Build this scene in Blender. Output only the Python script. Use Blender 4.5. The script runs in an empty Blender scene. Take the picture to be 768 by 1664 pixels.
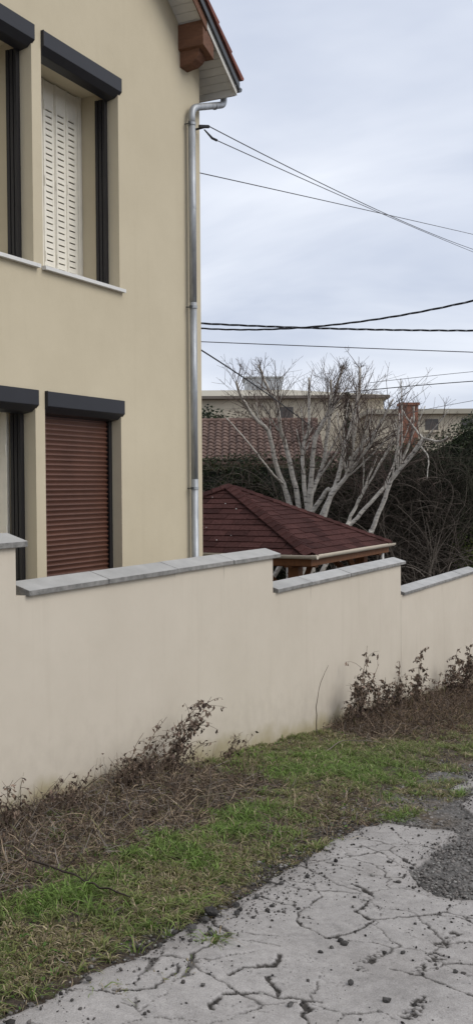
import bpy, math, random
import numpy as np
from mathutils import Vector, Matrix, noise as mnoise

random.seed(7)
RNG = np.random.default_rng(11)
scene = bpy.context.scene
COL = scene.collection

# ------------------------------------------------------------------ camera
F_PX, IMG_H = 1690.0, 1664.0
TH = math.atan(859 / 1690.0)              # the walls recede along +X, seen at this angle
PITCH = math.atan(43 / 1690.0)
ROLL = 0.007
cam_d = bpy.data.cameras.new('camera')
cam = bpy.data.objects.new('camera', cam_d)
COL.objects.link(cam)
cam_d.sensor_fit = 'VERTICAL'
cam_d.sensor_height = 24.0
cam_d.sensor_width = 24.0
cam_d.lens = F_PX / IMG_H * 24.0
cam_d.clip_start = 0.05
cam_d.clip_end = 3000
F0 = Vector((math.cos(TH), math.sin(TH), 0)); R0 = Vector((math.sin(TH), -math.cos(TH), 0)); U0 = Vector((0, 0, 1))
FW = F0 * math.cos(PITCH) - U0 * math.sin(PITCH)
UP = U0 * math.cos(PITCH) + F0 * math.sin(PITCH)
RC = R0 * math.cos(ROLL) - UP * math.sin(ROLL)
UC = UP * math.cos(ROLL) + R0 * math.sin(ROLL)
m = Matrix((RC, UC, -FW)).transposed().to_4x4()
m.translation = Vector((0, 0, 1.6))
cam.matrix_world = m
scene.camera = cam

# ------------------------------------------------------------------ world: overcast
SUN_AZ = math.radians(-84)    # direction the light comes from, measured from +X
SUN_EL = math.radians(44)
world = bpy.data.worlds.new('World'); scene.world = world; world.use_nodes = True
nt = world.node_tree; nt.nodes.clear()
N = nt.nodes.new; L = nt.links.new
out = N('ShaderNodeOutputWorld'); bg = N('ShaderNodeBackground'); bg.inputs[1].default_value = 0.1
sky = N('ShaderNodeTexSky'); sky.sky_type = 'NISHITA'; sky.sun_disc = False
sky.sun_elevation = SUN_EL; sky.sun_rotation = math.pi / 2 - SUN_AZ
sky.air_density = 1.0; sky.dust_density = 2.0
tc = N('ShaderNodeTexCoord'); sep = N('ShaderNodeSeparateXYZ'); L(tc.outputs['Generated'], sep.inputs[0])
zz = N('ShaderNodeMath'); zz.operation = 'MAXIMUM'; zz.inputs[1].default_value = 0.0; L(sep.outputs[2], zz.inputs[0])
za = N('ShaderNodeMath'); za.operation = 'ADD'; za.inputs[1].default_value = 0.22; L(zz.outputs[0], za.inputs[0])
dv = N('ShaderNodeVectorMath'); dv.operation = 'DIVIDE'
cmb = N('ShaderNodeCombineXYZ')
for i in range(3): L(za.outputs[0], cmb.inputs[i])
L(tc.outputs['Generated'], dv.inputs[0]); L(cmb.outputs[0], dv.inputs[1])
mp = N('ShaderNodeMapping'); mp.inputs['Rotation'].default_value = (0, 0, 0.5); mp.inputs['Scale'].default_value = (1.0, 0.55, 1.0)
L(dv.outputs[0], mp.inputs[0])
n1 = N('ShaderNodeTexNoise'); n1.inputs['Scale'].default_value = 1.5; n1.inputs['Detail'].default_value = 5; n1.inputs['Roughness'].default_value = 0.52
n1.inputs['Distortion'].default_value = 0.4
L(mp.outputs[0], n1.inputs[0])
rp = N('ShaderNodeValToRGB'); cr = rp.color_ramp
cr.elements[0].position = 0.31; cr.elements[0].color = (5.3, 5.85, 7.1, 1)
cr.elements[1].position = 0.64; cr.elements[1].color = (8.6, 8.95, 9.7, 1)
L(n1.outputs[0], rp.inputs[0])
mx = N('ShaderNodeMix'); mx.data_type = 'RGBA'; mx.inputs[0].default_value = 0.9
L(sky.outputs[0], mx.inputs[6]); L(rp.outputs[0], mx.inputs[7])
L(mx.outputs[2], bg.inputs[0]); L(bg.outputs[0], out.inputs[0])

sun_d = bpy.data.lights.new('sun', 'SUN'); sun = bpy.data.objects.new('sun', sun_d); COL.objects.link(sun)
sun_d.energy = 1.45; sun_d.angle = math.radians(40); sun_d.color = (1.0, 0.96, 0.9)
sd = Vector((math.cos(SUN_EL) * math.cos(SUN_AZ), math.cos(SUN_EL) * math.sin(SUN_AZ), math.sin(SUN_EL)))
sun.rotation_euler = sd.to_track_quat('Z', 'Y').to_euler()
sun.location = sd * 40

vs = scene.view_settings
vs.view_transform = 'Standard'; vs.look = 'None'; vs.gamma = 1.0; vs.exposure = 0.2; vs.use_curve_mapping = False
scene.render.engine = 'CYCLES'
scene.cycles.max_bounces = 6
scene.cycles.use_denoising = True

# ------------------------------------------------------------------ helpers
def srgb(r, g, b):
    f = lambda c: (c / 255 / 12.92) if c <= 10 else ((c / 255 + 0.055) / 1.055) ** 2.4
    return (f(r), f(g), f(b), 1)

def setp(o, label=None, cat=None, group=None, kind=None):
    if label: o['label'] = label
    if cat: o['category'] = cat
    if group: o['group'] = group
    if kind: o['kind'] = kind
    return o

def link(name, me, mat=None, parent=None):
    o = bpy.data.objects.new(name, me)
    COL.objects.link(o)
    if mat is not None and me is not None and not me.materials: me.materials.append(mat)
    if parent is not None:
        o.parent = parent
        o.matrix_parent_inverse = parent_inv(parent)
    return o

def parent_inv(p):
    M = Matrix.Identity(4); q = p
    chain = []
    while q is not None:
        chain.append(q); q = q.parent
    W = Matrix.Identity(4)
    for c in reversed(chain):
        W = W @ (c.matrix_parent_inverse if c.parent else Matrix.Identity(4)) @ c.matrix_basis
    return W.inverted()

def empty(name, loc):
    o = bpy.data.objects.new(name, None); COL.objects.link(o); o.location = loc; o.empty_display_size = 0.2
    return o

class MB:
    def __init__(s): s.v = []; s.f = []
    def box(s, x0, x1, y0, y1, z0, z1):
        b = len(s.v)
        s.v += [(x0, y0, z0), (x1, y0, z0), (x1, y1, z0), (x0, y1, z0), (x0, y0, z1), (x1, y0, z1), (x1, y1, z1), (x0, y1, z1)]
        s.f += [[b + i for i in q] for q in ((3, 2, 1, 0), (4, 5, 6, 7), (0, 1, 5, 4), (1, 2, 6, 5), (2, 3, 7, 6), (3, 0, 4, 7))]
        return s
    def prism(s, poly, a, b, axis='x'):
        """poly: 2D points; extruded from a to b along axis. x: poly=(y,z); y: poly=(x,z); z: poly=(x,y)"""
        def P(p, t): return (t, p[0], p[1]) if axis == 'x' else ((p[0], t, p[1]) if axis == 'y' else (p[0], p[1], t))
        k = len(s.v); n = len(poly)
        s.v += [P(p, a) for p in poly] + [P(p, b) for p in poly]
        s.f += [[k + i for i in range(n)][::-1], [k + n + i for i in range(n)]]
        for i in range(n):
            j = (i + 1) % n
            s.f.append([k + i, k + j, k + n + j, k + n + i])
        return s
    def plate(s, pts, nrm, t):
        """polygon pts (3D) thickened by t along -nrm"""
        k = len(s.v); n = len(pts); nn = Vector(nrm) * t
        s.v += [tuple(p) for p in pts] + [tuple(Vector(p) - nn) for p in pts]
        s.f += [[k + i for i in range(n)], [k + n + i for i in range(n)][::-1]]
        for i in range(n):
            j = (i + 1) % n
            s.f.append([k + i, k + n + i, k + n + j, k + j])
        return s
    def tube(s, pts, rad, sides=6, cap=True):
        pts = [Vector(p) for p in pts]; n = len(pts)
        if not hasattr(rad, '__len__'): rad = [rad] * n
        rings = []
        ref = None
        for i, p in enumerate(pts):
            t = (pts[min(i + 1, n - 1)] - pts[max(i - 1, 0)])
            t = t.normalized() if t.length > 1e-9 else Vector((0, 0, 1))
            if ref is None:
                ref = t.cross(Vector((0.31, 0.17, 0.93)))
                if ref.length < 0.05: ref = t.cross(Vector((1, 0, 0)))
            a = (ref - t * ref.dot(t))
            if a.length < 1e-6: a = t.orthogonal()
            a.normalize(); ref = a; b = t.cross(a)
            k = len(s.v)
            for j in range(sides):
                w = 2 * math.pi * j / sides
                s.v.append(tuple(p + (a * math.cos(w) + b * math.sin(w)) * rad[i]))
            rings.append(k)
        for i in range(n - 1):
            for j in range(sides):
                j2 = (j + 1) % sides
                s.f.append([rings[i] + j, rings[i] + j2, rings[i + 1] + j2, rings[i + 1] + j])
        if cap:
            s.f.append([rings[0] + j for j in range(sides)][::-1]); s.f.append([rings[-1] + j for j in range(sides)])
        return s
    def mesh(s, name):
        me = bpy.data.meshes.new(name); me.from_pydata(s.v, [], s.f); me.update(); return me
    def build(s, name, mat, parent=None, smooth=False, bevel=0, seg=2):
        me = s.mesh(name)
        if smooth:
            me.polygons.foreach_set('use_smooth', [True] * len(me.polygons))
        o = link(name, me, mat, parent)
        if bevel:
            md = o.modifiers.new('bevel', 'BEVEL'); md.width = bevel; md.segments = seg; md.limit_method = 'ANGLE'
        return o

def fast_mesh(name, verts, faces, colors=None):
    """verts (n,3), faces (m,k) uniform size arrays"""
    me = bpy.data.meshes.new(name)
    verts = np.asarray(verts, dtype=np.float32); faces = np.asarray(faces, dtype=np.int32)
    nf, k = faces.shape
    me.vertices.add(len(verts)); me.vertices.foreach_set('co', verts.ravel())
    me.loops.add(nf * k); me.loops.foreach_set('vertex_index', faces.ravel())
    me.polygons.add(nf); me.polygons.foreach_set('loop_start', np.arange(0, nf * k, k, dtype=np.int32))
    try: me.polygons.foreach_set('loop_total', np.full(nf, k, dtype=np.int32))
    except Exception: pass
    if colors is not None:
        ca = me.color_attributes.new('tint', 'FLOAT_COLOR', 'POINT')
        c4 = np.ones((len(verts), 4), dtype=np.float32); c4[:, :3] = colors
        ca.data.foreach_set('color', c4.ravel())
    me.update(); me.validate()
    return me

# ------------------------------------------------------------------ materials
def mat_new(name):
    mt = bpy.data.materials.new(name); mt.use_nodes = True
    t = mt.node_tree; b = t.nodes['Principled BSDF']
    return mt, t, b

def material(name, col, rough=0.8, var=0.12, scale=6.0, bump=0.0, bscale=60.0, metal=0.0, spec=0.3, col2=None, detail=6, obj_var=0.0, stretch=(1, 1, 1)):
    mt, t, b = mat_new(name)
    tcn = t.nodes.new('ShaderNodeTexCoord'); mpn = t.nodes.new('ShaderNodeMapping'); mpn.inputs['Scale'].default_value = stretch
    geo = t.nodes.new('ShaderNodeNewGeometry')
    t.links.new(geo.outputs['Position'], mpn.inputs[0])
    nz = t.nodes.new('ShaderNodeTexNoise'); nz.inputs['Scale'].default_value = scale; nz.inputs['Detail'].default_value = detail; nz.inputs['Roughness'].default_value = 0.6
    t.links.new(mpn.outputs[0], nz.inputs[0])
    rmp = t.nodes.new('ShaderNodeValToRGB')
    c = col[:3]; c2 = col2[:3] if col2 else tuple(min(1, x * (1 + var)) for x in c); c1 = c if col2 else tuple(x * (1 - var) for x in c)
    rmp.color_ramp.elements[0].position = 0.3; rmp.color_ramp.elements[0].color = (*c1, 1)
    rmp.color_ramp.elements[1].position = 0.7; rmp.color_ramp.elements[1].color = (*c2, 1)
    t.links.new(nz.outputs[0], rmp.inputs[0])
    src = rmp.outputs[0]
    if obj_var:
        oi = t.nodes.new('ShaderNodeObjectInfo'); mr = t.nodes.new('ShaderNodeMapRange')
        mr.inputs[3].default_value = 1 - obj_var; mr.inputs[4].default_value = 1 + obj_var
        t.links.new(oi.outputs['Random'], mr.inputs[0])
        hs = t.nodes.new('ShaderNodeHueSaturation'); t.links.new(mr.outputs[0], hs.inputs['Value']); t.links.new(src, hs.inputs['Color']); src = hs.outputs[0]
    t.links.new(src, b.inputs['Base Color'])
    b.inputs['Roughness'].default_value = rough; b.inputs['Metallic'].default_value = metal
    b.inputs['Specular IOR Level'].default_value = spec
    if bump:
        nb = t.nodes.new('ShaderNodeTexNoise'); nb.inputs['Scale'].default_value = bscale; nb.inputs['Detail'].default_value = 4
        t.links.new(geo.outputs['Position'], nb.inputs[0])
        bp = t.nodes.new('ShaderNodeBump'); bp.inputs['Strength'].default_value = bump; bp.inputs['Distance'].default_value = 0.01
        t.links.new(nb.outputs[0], bp.inputs['Height']); t.links.new(bp.outputs[0], b.inputs['Normal'])
    return mt

def tint_material(name, rough=0.8, spec=0.2, trans=0.0):
    mt, t, b = mat_new(name)
    a = t.nodes.new('ShaderNodeAttribute'); a.attribute_name = 'tint'
    t.links.new(a.outputs['Color'], b.inputs['Base Color'])
    b.inputs['Roughness'].default_value = rough; b.inputs['Specular IOR Level'].default_value = spec
    if trans:
        tr = t.nodes.new('ShaderNodeBsdfTranslucent'); t.links.new(a.outputs['Color'], tr.inputs[0])
        mxs = t.nodes.new('ShaderNodeMixShader'); mxs.inputs[0].default_value = trans
        o = t.nodes['Material Output']
        t.links.new(b.outputs[0], mxs.inputs[1]); t.links.new(tr.outputs[0], mxs.inputs[2]); t.links.new(mxs.outputs[0], o.inputs[0])
    return mt

def plaster(name, col, streaks=0.0, foot=False, drips=None):
    """fine render with faint blotches; stains that run down from the coping and algae along the foot"""
    mt, t, b = mat_new(name); N = t.nodes.new; K = t.links.new
    geo = N('ShaderNodeNewGeometry')
    big = N('ShaderNodeTexNoise'); big.inputs['Scale'].default_value = 1.1; big.inputs['Detail'].default_value = 7; big.inputs['Roughness'].default_value = 0.62
    K(geo.outputs['Position'], big.inputs[0])
    r1 = N('ShaderNodeValToRGB'); c = col[:3]
    r1.color_ramp.elements[0].position = 0.32; r1.color_ramp.elements[0].color = (c[0] * .945, c[1] * .94, c[2] * .93, 1)
    r1.color_ramp.elements[1].position = 0.68; r1.color_ramp.elements[1].color = (c[0] * 1.03, c[1] * 1.03, c[2] * 1.03, 1)
    K(big.outputs[0], r1.inputs[0]); src = r1.outputs[0]
    if streaks:
        mpn = N('ShaderNodeMapping'); mpn.inputs['Scale'].default_value = (5.0, 5.0, 0.35); K(geo.outputs['Position'], mpn.inputs[0])
        st = N('ShaderNodeTexNoise'); st.inputs['Scale'].default_value = 1.6; st.inputs['Detail'].default_value = 5; K(mpn.outputs[0], st.inputs[0])
        sr = N('ShaderNodeMapRange'); sr.inputs[1].default_value = 0.55; sr.inputs[2].default_value = 0.8; sr.inputs[3].default_value = 0; sr.inputs[4].default_value = streaks
        K(st.outputs[0], sr.inputs[0])
        mxn = N('ShaderNodeMix'); mxn.data_type = 'RGBA'; mxn.inputs[7].default_value = (c[0] * .72, c[1] * .70, c[2] * .66, 1)
        K(sr.outputs[0], mxn.inputs[0]); K(src, mxn.inputs[6]); src = mxn.outputs[2]
    if foot:
        sp = N('ShaderNodeSeparateXYZ'); K(geo.outputs['Position'], sp.inputs[0])
        mu = N('ShaderNodeMath'); mu.operation = 'MULTIPLY_ADD'; mu.inputs[1].default_value = 0.107; mu.inputs[2].default_value = 0.0
        K(sp.outputs[0], mu.inputs[0])
        ad = N('ShaderNodeMath'); ad.operation = 'ADD'; K(mu.outputs[0], ad.inputs[0]); K(sp.outputs[2], ad.inputs[1])   # height over the sloping soil
        nf = N('ShaderNodeTexNoise'); nf.inputs['Scale'].default_value = 3.5; nf.inputs['Detail'].default_value = 6; K(geo.outputs['Position'], nf.inputs[0])
        ma = N('ShaderNodeMath'); ma.operation = 'MULTIPLY_ADD'; ma.inputs[1].default_value = -0.34; K(nf.outputs[0], ma.inputs[0]); K(ad.outputs[0], ma.inputs[2])
        mr = N('ShaderNodeMapRange'); mr.inputs[1].default_value = 0.13; mr.inputs[2].default_value = -0.02; mr.inputs[3].default_value = 0; mr.inputs[4].default_value = 0.6
        K(ma.outputs[0], mr.inputs[0])
        nm = N('ShaderNodeTexNoise'); nm.inputs['Scale'].default_value = 9; nm.inputs['Detail'].default_value = 8; K(geo.outputs['Position'], nm.inputs[0])
        mb_ = N('ShaderNodeMath'); mb_.operation = 'MULTIPLY_ADD'; mb_.inputs[1].default_value = -0.75; K(nm.outputs[0], mb_.inputs[0]); K(ad.outputs[0], mb_.inputs[2])
        ms = N('ShaderNodeMapRange'); ms.inputs[1].default_value = 0.22; ms.inputs[2].default_value = -0.25; ms.inputs[3].default_value = 0; ms.inputs[4].default_value = 0.18; K(mb_.outputs[0], ms.inputs[0])
        mx4 = N('ShaderNodeMix'); mx4.data_type = 'RGBA'; mx4.inputs[7].default_value = (.19, .165, .13, 1); K(ms.outputs[0], mx4.inputs[0]); K(src, mx4.inputs[6]); src = mx4.outputs[2]
        mx2 = N('ShaderNodeMix'); mx2.data_type = 'RGBA'; mx2.inputs[7].default_value = srgb(142, 130, 84)
        K(mr.outputs[0], mx2.inputs[0]); K(src, mx2.inputs[6]); src = mx2.outputs[2]
    for (jx, jz, jl) in (drips or []):      # thin dirty runs below the coping joints
        sp3 = N('ShaderNodeSeparateXYZ'); K(geo.outputs['Position'], sp3.inputs[0])
        dx = N('ShaderNodeMath'); dx.operation = 'SUBTRACT'; dx.inputs[1].default_value = jx; K(sp3.outputs[0], dx.inputs[0])
        ab = N('ShaderNodeMath'); ab.operation = 'ABSOLUTE'; K(dx.outputs[0], ab.inputs[0])
        m1 = N('ShaderNodeMapRange'); m1.inputs[1].default_value = .016; m1.inputs[2].default_value = .002; m1.inputs[3].default_value = 0; m1.inputs[4].default_value = .5; K(ab.outputs[0], m1.inputs[0])
        m2 = N('ShaderNodeMapRange'); m2.inputs[1].default_value = jz - jl; m2.inputs[2].default_value = jz - jl * .4; m2.inputs[3].default_value = 0; m2.inputs[4].default_value = 1; K(sp3.outputs[2], m2.inputs[0])
        mm = N('ShaderNodeMath'); mm.operation = 'MULTIPLY'; K(m1.outputs[0], mm.inputs[0]); K(m2.outputs[0], mm.inputs[1])
        mx3 = N('ShaderNodeMix'); mx3.data_type = 'RGBA'; mx3.inputs[7].default_value = (c[0] * .5, c[1] * .48, c[2] * .45, 1)
        K(mm.outputs[0], mx3.inputs[0]); K(src, mx3.inputs[6]); src = mx3.outputs[2]
    K(src, b.inputs['Base Color']); b.inputs['Roughness'].default_value = 0.92; b.inputs['Specular IOR Level'].default_value = 0.15
    nb = N('ShaderNodeTexNoise'); nb.inputs['Scale'].default_value = 260; nb.inputs['Detail'].default_value = 3; K(geo.outputs['Position'], nb.inputs[0])
    nb2 = N('ShaderNodeTexNoise'); nb2.inputs['Scale'].default_value = 7; nb2.inputs['Detail'].default_value = 3; K(geo.outputs['Position'], nb2.inputs[0])
    am = N('ShaderNodeMath'); am.operation = 'MULTIPLY_ADD'; am.inputs[1].default_value = 2.0; K(nb2.outputs[0], am.inputs[0]); K(nb.outputs[0], am.inputs[2])
    bp = N('ShaderNodeBump'); bp.inputs['Strength'].default_value = 0.35; bp.inputs['Distance'].default_value = 0.004
    K(am.outputs[0], bp.inputs['Height']); K(bp.outputs[0], b.inputs['Normal'])
    return mt

M = {}
M['house'] = plaster('house_plaster', (0.555, 0.487, 0.355), streaks=0.12)
M['bwall'] = plaster('boundary_plaster', (0.575, 0.515, 0.425), streaks=0.25, foot=True, drips=[(7.88, .93, .16), (9.78, .58, .20), (10.86, .58, .07), (6.10, .93, .05), (14.6, .19, .22), (7.05, .93, .06)])
M['coping_edge'] = material('dark_coping_edge', (0.215, 0.208, 0.195), 0.95, 0.35, 16, 0.6, 90, obj_var=0.1)
M['coping'] = material('concrete_coping', (0.385, 0.38, 0.365), 0.9, 0.13, 5, 0.35, 120, obj_var=0.07)
M['mortar'] = material('mortar', (0.31, 0.305, 0.29), 0.95, 0.2, 20, 0.4, 150)
M['anthracite'] = material('anthracite_aluminium', (0.0155, 0.0155, 0.0195), 0.42, 0.10, 3, spec=0.36)
M['rail'] = material('dark_rail', (0.016, 0.015, 0.017), 0.45, 0.1, 3, spec=0.4)
M['slat'] = material('brown_slat', (0.112, 0.050, 0.033), 0.45, 0.16, 4, spec=0.5, obj_var=0.05)
M['cream_metal'] = material('cream_metal', (0.80, 0.76, 0.66), 0.55, 0.06, 9, spec=0.35)
M['sill'] = material('white_sill', (0.66, 0.65, 0.62), 0.5, 0.06, 9)
M['dark_in'] = material('dark_window', (0.02, 0.021, 0.023), 0.15, 0.1, 2, spec=0.6)
M['zinc'] = material('zinc', (0.36, 0.375, 0.39), 0.5, 0.26, 7, metal=0.55, stretch=(3, 3, .6))
M['zinc_dark'] = material('dark_zinc', (0.09, 0.095, 0.10), 0.4, 0.15, 6, metal=0.6)
M['beam'] = material('brown_timber', (0.14, 0.066, 0.038), 0.7, 0.22, 5, 0.3, 40, stretch=(6, 1, 6))
M['soffit'] = material('soffit_board', (0.60, 0.58, 0.53), 0.7, 0.08, 5, obj_var=0.04)
M['tile'] = material('clay_tile', (0.17, 0.062, 0.044), 0.8, 0.3, 9, 0.4, 70, obj_var=0.16)
M['shingle'] = material('bitumen_shingle', (0.060, 0.0265, 0.0235), 0.95, 0.34, 30, 0.6, 240, obj_var=0.30, spec=0.08)
M['gutter_cream'] = material('cream_gutter', (0.52, 0.46, 0.37), 0.5, 0.08, 5)
M['wood'] = material('stained_wood', (0.17, 0.072, 0.030), 0.65, 0.25, 6, 0.3, 40, stretch=(6, 6, .8))
M['cable'] = material('black_cable', (0.03, 0.03, 0.033), 0.6, 0.1, 5)
M['cable_grey'] = material('grey_cable', (0.10, 0.10, 0.11), 0.6, 0.1, 5)
M['bark'] = None
M['soil'] = material('soil', (0.028, 0.022, 0.016), 0.97, 0.35, 14, 0.8, 40, col2=(0.085, 0.066, 0.048))
M['stone'] = material('basalt_stone', (0.072, 0.068, 0.064), 0.95, 0.5, 45, 0.9, 110, obj_var=0.4)
M['tint'] = tint_material('plant_tint', 0.75, 0.2)
M['leaf'] = tint_material('leaf_tint', 0.6, 0.3, trans=0.25)
M['tintstone'] = tint_material('gravel_tint', 0.92, 0.2)

def bark_mat():
    mt, t, b = mat_new('pale_bark'); N = t.nodes.new; K = t.links.new
    geo = N('ShaderNodeNewGeometry')
    mpn = N('ShaderNodeMapping'); mpn.inputs['Scale'].default_value = (9, 9, 30); K(geo.outputs['Position'], mpn.inputs[0])
    nz = N('ShaderNodeTexNoise'); nz.inputs['Scale'].default_value = 1.0; nz.inputs['Detail'].default_value = 4; K(mpn.outputs[0], nz.inputs[0])
    rr = N('ShaderNodeValToRGB'); e = rr.color_ramp.elements
    e[0].position = 0.31; e[0].color = (0.05, 0.042, 0.036, 1); e[1].position = 0.42; e[1].color = (0.40, 0.37, 0.325, 1)
    x = e.new(0.72); x.color = (0.60, 0.56, 0.49, 1)
    K(nz.outputs[0], rr.inputs[0]); K(rr.outputs[0], b.inputs['Base Color']); b.inputs['Roughness'].default_value = 0.85
    bp = N('ShaderNodeBump'); bp.inputs['Strength'].default_value = 0.4; bp.inputs['Distance'].default_value = 0.01
    K(nz.outputs[0], bp.inputs['Height']); K(bp.outputs[0], b.inputs['Normal'])
    return mt
M['bark'] = bark_mat()

def road_mat():
    mt, t, b = mat_new('worn_road'); N = t.nodes.new; K = t.links.new
    a = N('ShaderNodeAttribute'); a.attribute_name = 'tint'; geo = N('ShaderNodeNewGeometry')
    nz = N('ShaderNodeTexNoise'); nz.inputs['Scale'].default_value = 170; nz.inputs['Detail'].default_value = 3; nz.inputs['Roughness'].default_value = .7; K(geo.outputs['Position'], nz.inputs[0])
    mr = N('ShaderNodeMapRange'); mr.inputs[1].default_value = .3; mr.inputs[2].default_value = .7; mr.inputs[3].default_value = .70; mr.inputs[4].default_value = 1.26; K(nz.outputs[0], mr.inputs[0])
    vm = N('ShaderNodeVectorMath'); vm.operation = 'SCALE'; K(a.outputs['Color'], vm.inputs[0]); K(mr.outputs[0], vm.inputs['Scale'])
    K(vm.outputs[0], b.inputs['Base Color']); b.inputs['Roughness'].default_value = .95; b.inputs['Specular IOR Level'].default_value = .15
    bp = N('ShaderNodeBump'); bp.inputs['Strength'].default_value = .7; bp.inputs['Distance'].default_value = .004; K(nz.outputs[0], bp.inputs['Height']); K(bp.outputs[0], b.inputs['Normal'])
    return mt
M['roadmat'] = road_mat()

# ------------------------------------------------------------------ terrain
def sm(t):
    t = np.clip(t, 0, 1); return t * t * (3 - 2 * t)
def bank(Y): return 0.11 * sm((np.asarray(Y, float) - 1.6) / 2.4)
def gz(X, Y):
    X = np.asarray(X, float)
    Xc = np.clip(X, -14, 26)
    return -0.107 * Xc + bank(Y)
def vnoise(X, Y, s, seed=0):
    """cheap smooth value noise for arrays"""
    x = np.asarray(X, float) * s + seed * 17.3; y = np.asarray(Y, float) * s + seed * 9.1
    xi = np.floor(x); yi = np.floor(y); xf = sm(x - xi); yf = sm(y - yi)
    def h(a, b):
        v = np.sin(a * 127.1 + b * 311.7 + seed * 74.7) * 43758.5453
        return v - np.floor(v)
    a = h(xi, yi); b = h(xi + 1, yi); c = h(xi, yi + 1); d = h(xi + 1, yi + 1)
    return (a * (1 - xf) + b * xf) * (1 - yf) + (c * (1 - xf) + d * xf) * yf
def fbm(X, Y, s, seed=0, o=4):
    t = 0; a = 0.5; w = 0
    for i in range(o):
        t = t + a * vnoise(X, Y, s * 2 ** i, seed + i); w += a; a *= 0.5
    return t / w
def grid_faces(nx, ny):
    i = np.arange(nx - 1)[:, None] * ny + np.arange(ny - 1)[None, :]
    i = i.ravel()
    return np.stack([i, i + ny, i + ny + 1, i + 1], 1)

def axis(parts):
    o = []
    for a, b, st in parts: o.append(np.arange(a, b, st))
    return np.unique(np.concatenate(o).round(4))
tx = axis([(-200, -20, 20), (-20, 0, 2), (0, 2.4, 0.2), (2.4, 17, 0.06), (17, 40, 1.5), (40, 401, 30)])
ty = axis([(-200, -20, 20), (-20, 0, 2), (0, 2.3, 0.3), (2.3, 4.2, 0.05), (4.2, 20, 0.8), (20, 401, 25)])
GX, GY = np.meshgrid(tx, ty, indexing='ij')
GZ = gz(GX, GY) + np.where((GX > 2.4) & (GX < 17) & (GY > 2.3) & (GY < 4.2), 0.05 * (fbm(GX, GY, 3.5, 3) - 0.5), 0)
dip = sm((2.62 - GY) / 0.15) * 0.07
GZ = GZ - dip
# low hump of old litter along the wall foot
o = link('ground', fast_mesh('ground', np.stack([GX, GY, GZ], -1).reshape(-1, 3), grid_faces(len(tx), len(ty))), M['soil'])
setp(o, 'brown sloping soil of the verge and the garden', 'ground', kind='structure')
o.data.polygons.foreach_set('use_smooth', [True] * len(o.data.polygons))

# ------------------------------------------------------------------ road: broken concrete skin over gravel
CRACKS = [
  [(5.42, 2.22), (5.43, 2.09), (5.35, 1.91), (5.39, 1.81), (5.51, 1.76)],
  [(5.91, 2.17), (5.85, 2.03), (5.7, 1.92), (5.64, 1.84)],
  [(5.77, 2.22), (6.01, 2.1), (6.19, 1.9), (6.21, 1.72)],
  [(5.1, 1.91), (4.96, 1.75), (4.71, 1.75), (4.64, 1.66), (4.76, 1.52), (4.95, 1.37), (4.92, 1.24)],
  [(4.45, 1.95), (4.32, 1.82), (4.29, 1.76), (4.43, 1.66), (4.63, 1.64)],
  [(3.65, 1.89), (3.75, 1.87), (3.84, 1.8), (3.96, 1.81)],
  [(3.46, 1.82), (3.56, 1.74), (3.56, 1.66), (3.58, 1.54), (3.6, 1.48)],
  [(3.71, 1.76), (3.58, 1.67)],
  [(3.58, 1.54), (3.45, 1.49), (3.2, 1.3)],
  [(4.09, 1.37), (4.08, 1.25), (3.99, 1.07), (3.9, 0.8)],
  [(4.01, 1.46), (4.27, 1.5)], [(4.15, 1.28), (4.37, 1.27)], [(3.65, 1.18), (3.84, 1.15)], [(4.5, 1.29), (4.67, 1.26)],
  [(3.66, 2.08), (3.8, 2.11), (3.91, 2.1), (4.04, 2.12), (4.2, 2.3)],
  [(3.98, 2.09), (4.04, 1.94), (4.07, 1.85)], [(3.32, 1.81), (3.43, 1.82)],
  [(3.24, 2.19), (3.29, 2.12), (3.35, 2.1), (3.59, 2.09)], [(3.15, 2.35), (3.23, 2.15)], [(4.08, 2.08), (4.16, 1.92)],
  [(4.92, 2.28), (4.98, 2.12), (4.85, 2.0), (4.68, 1.98), (4.45, 1.95)], [(5.42, 2.22), (5.4, 2.32)],
]
CRACK_W = [.0065, .005, .004, .0085, .008, .008, .008, .010, .011, .0055, .030, .028, .020, .024, .009, .004, .008, .006, .004, .003, .004, .004]
_rs = np.random.default_rng(77)
CELLS = np.stack([_rs.uniform(2.2, 9.4, 190), _rs.uniform(.4, 2.6, 190)], 1)     # plates between the fine cracks
PATCH = (10, 11, 12, 13)      # shallow patches where the skin has crumbled, not cracks
SLAB1 = [(-20, 2.36), (2.82, 2.37), (2.99, 2.34), (3.26, 2.36), (3.71, 2.29), (3.98, 2.31), (4.28, 2.30), (4.89, 2.31), (5.77, 2.34), (6.25, 2.34), (6.64, 2.27),
         (6.69, 2.05), (6.78, 1.84), (6.56, 1.76), (6.30, 1.80), (6.04, 1.77), (5.65, 1.78), (5.40, 1.67), (5.24, 1.48), (5.29, 1.33), (5.35, 1.0), (5.9, .8), (6.6, .9), (6.9, .4), (6.9, -3), (-20, -3)]
SLAB2 = [(8.0, 2.22), (30, 2.25), (30, -3), (7.2, -3), (7.2, .5), (7.27, 1.84), (7.6, 2.0), (8.05, 2.03), (8.35, 2.11), (7.98, 2.17)]
def seg_dist(P, a, b):
    a = np.array(a); b = np.array(b); ab = b - a
    t = np.clip(((P - a) @ ab) / (ab @ ab), 0, 1)
    return np.linalg.norm(P - (a + t[:, None] * ab), axis=1)
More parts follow.
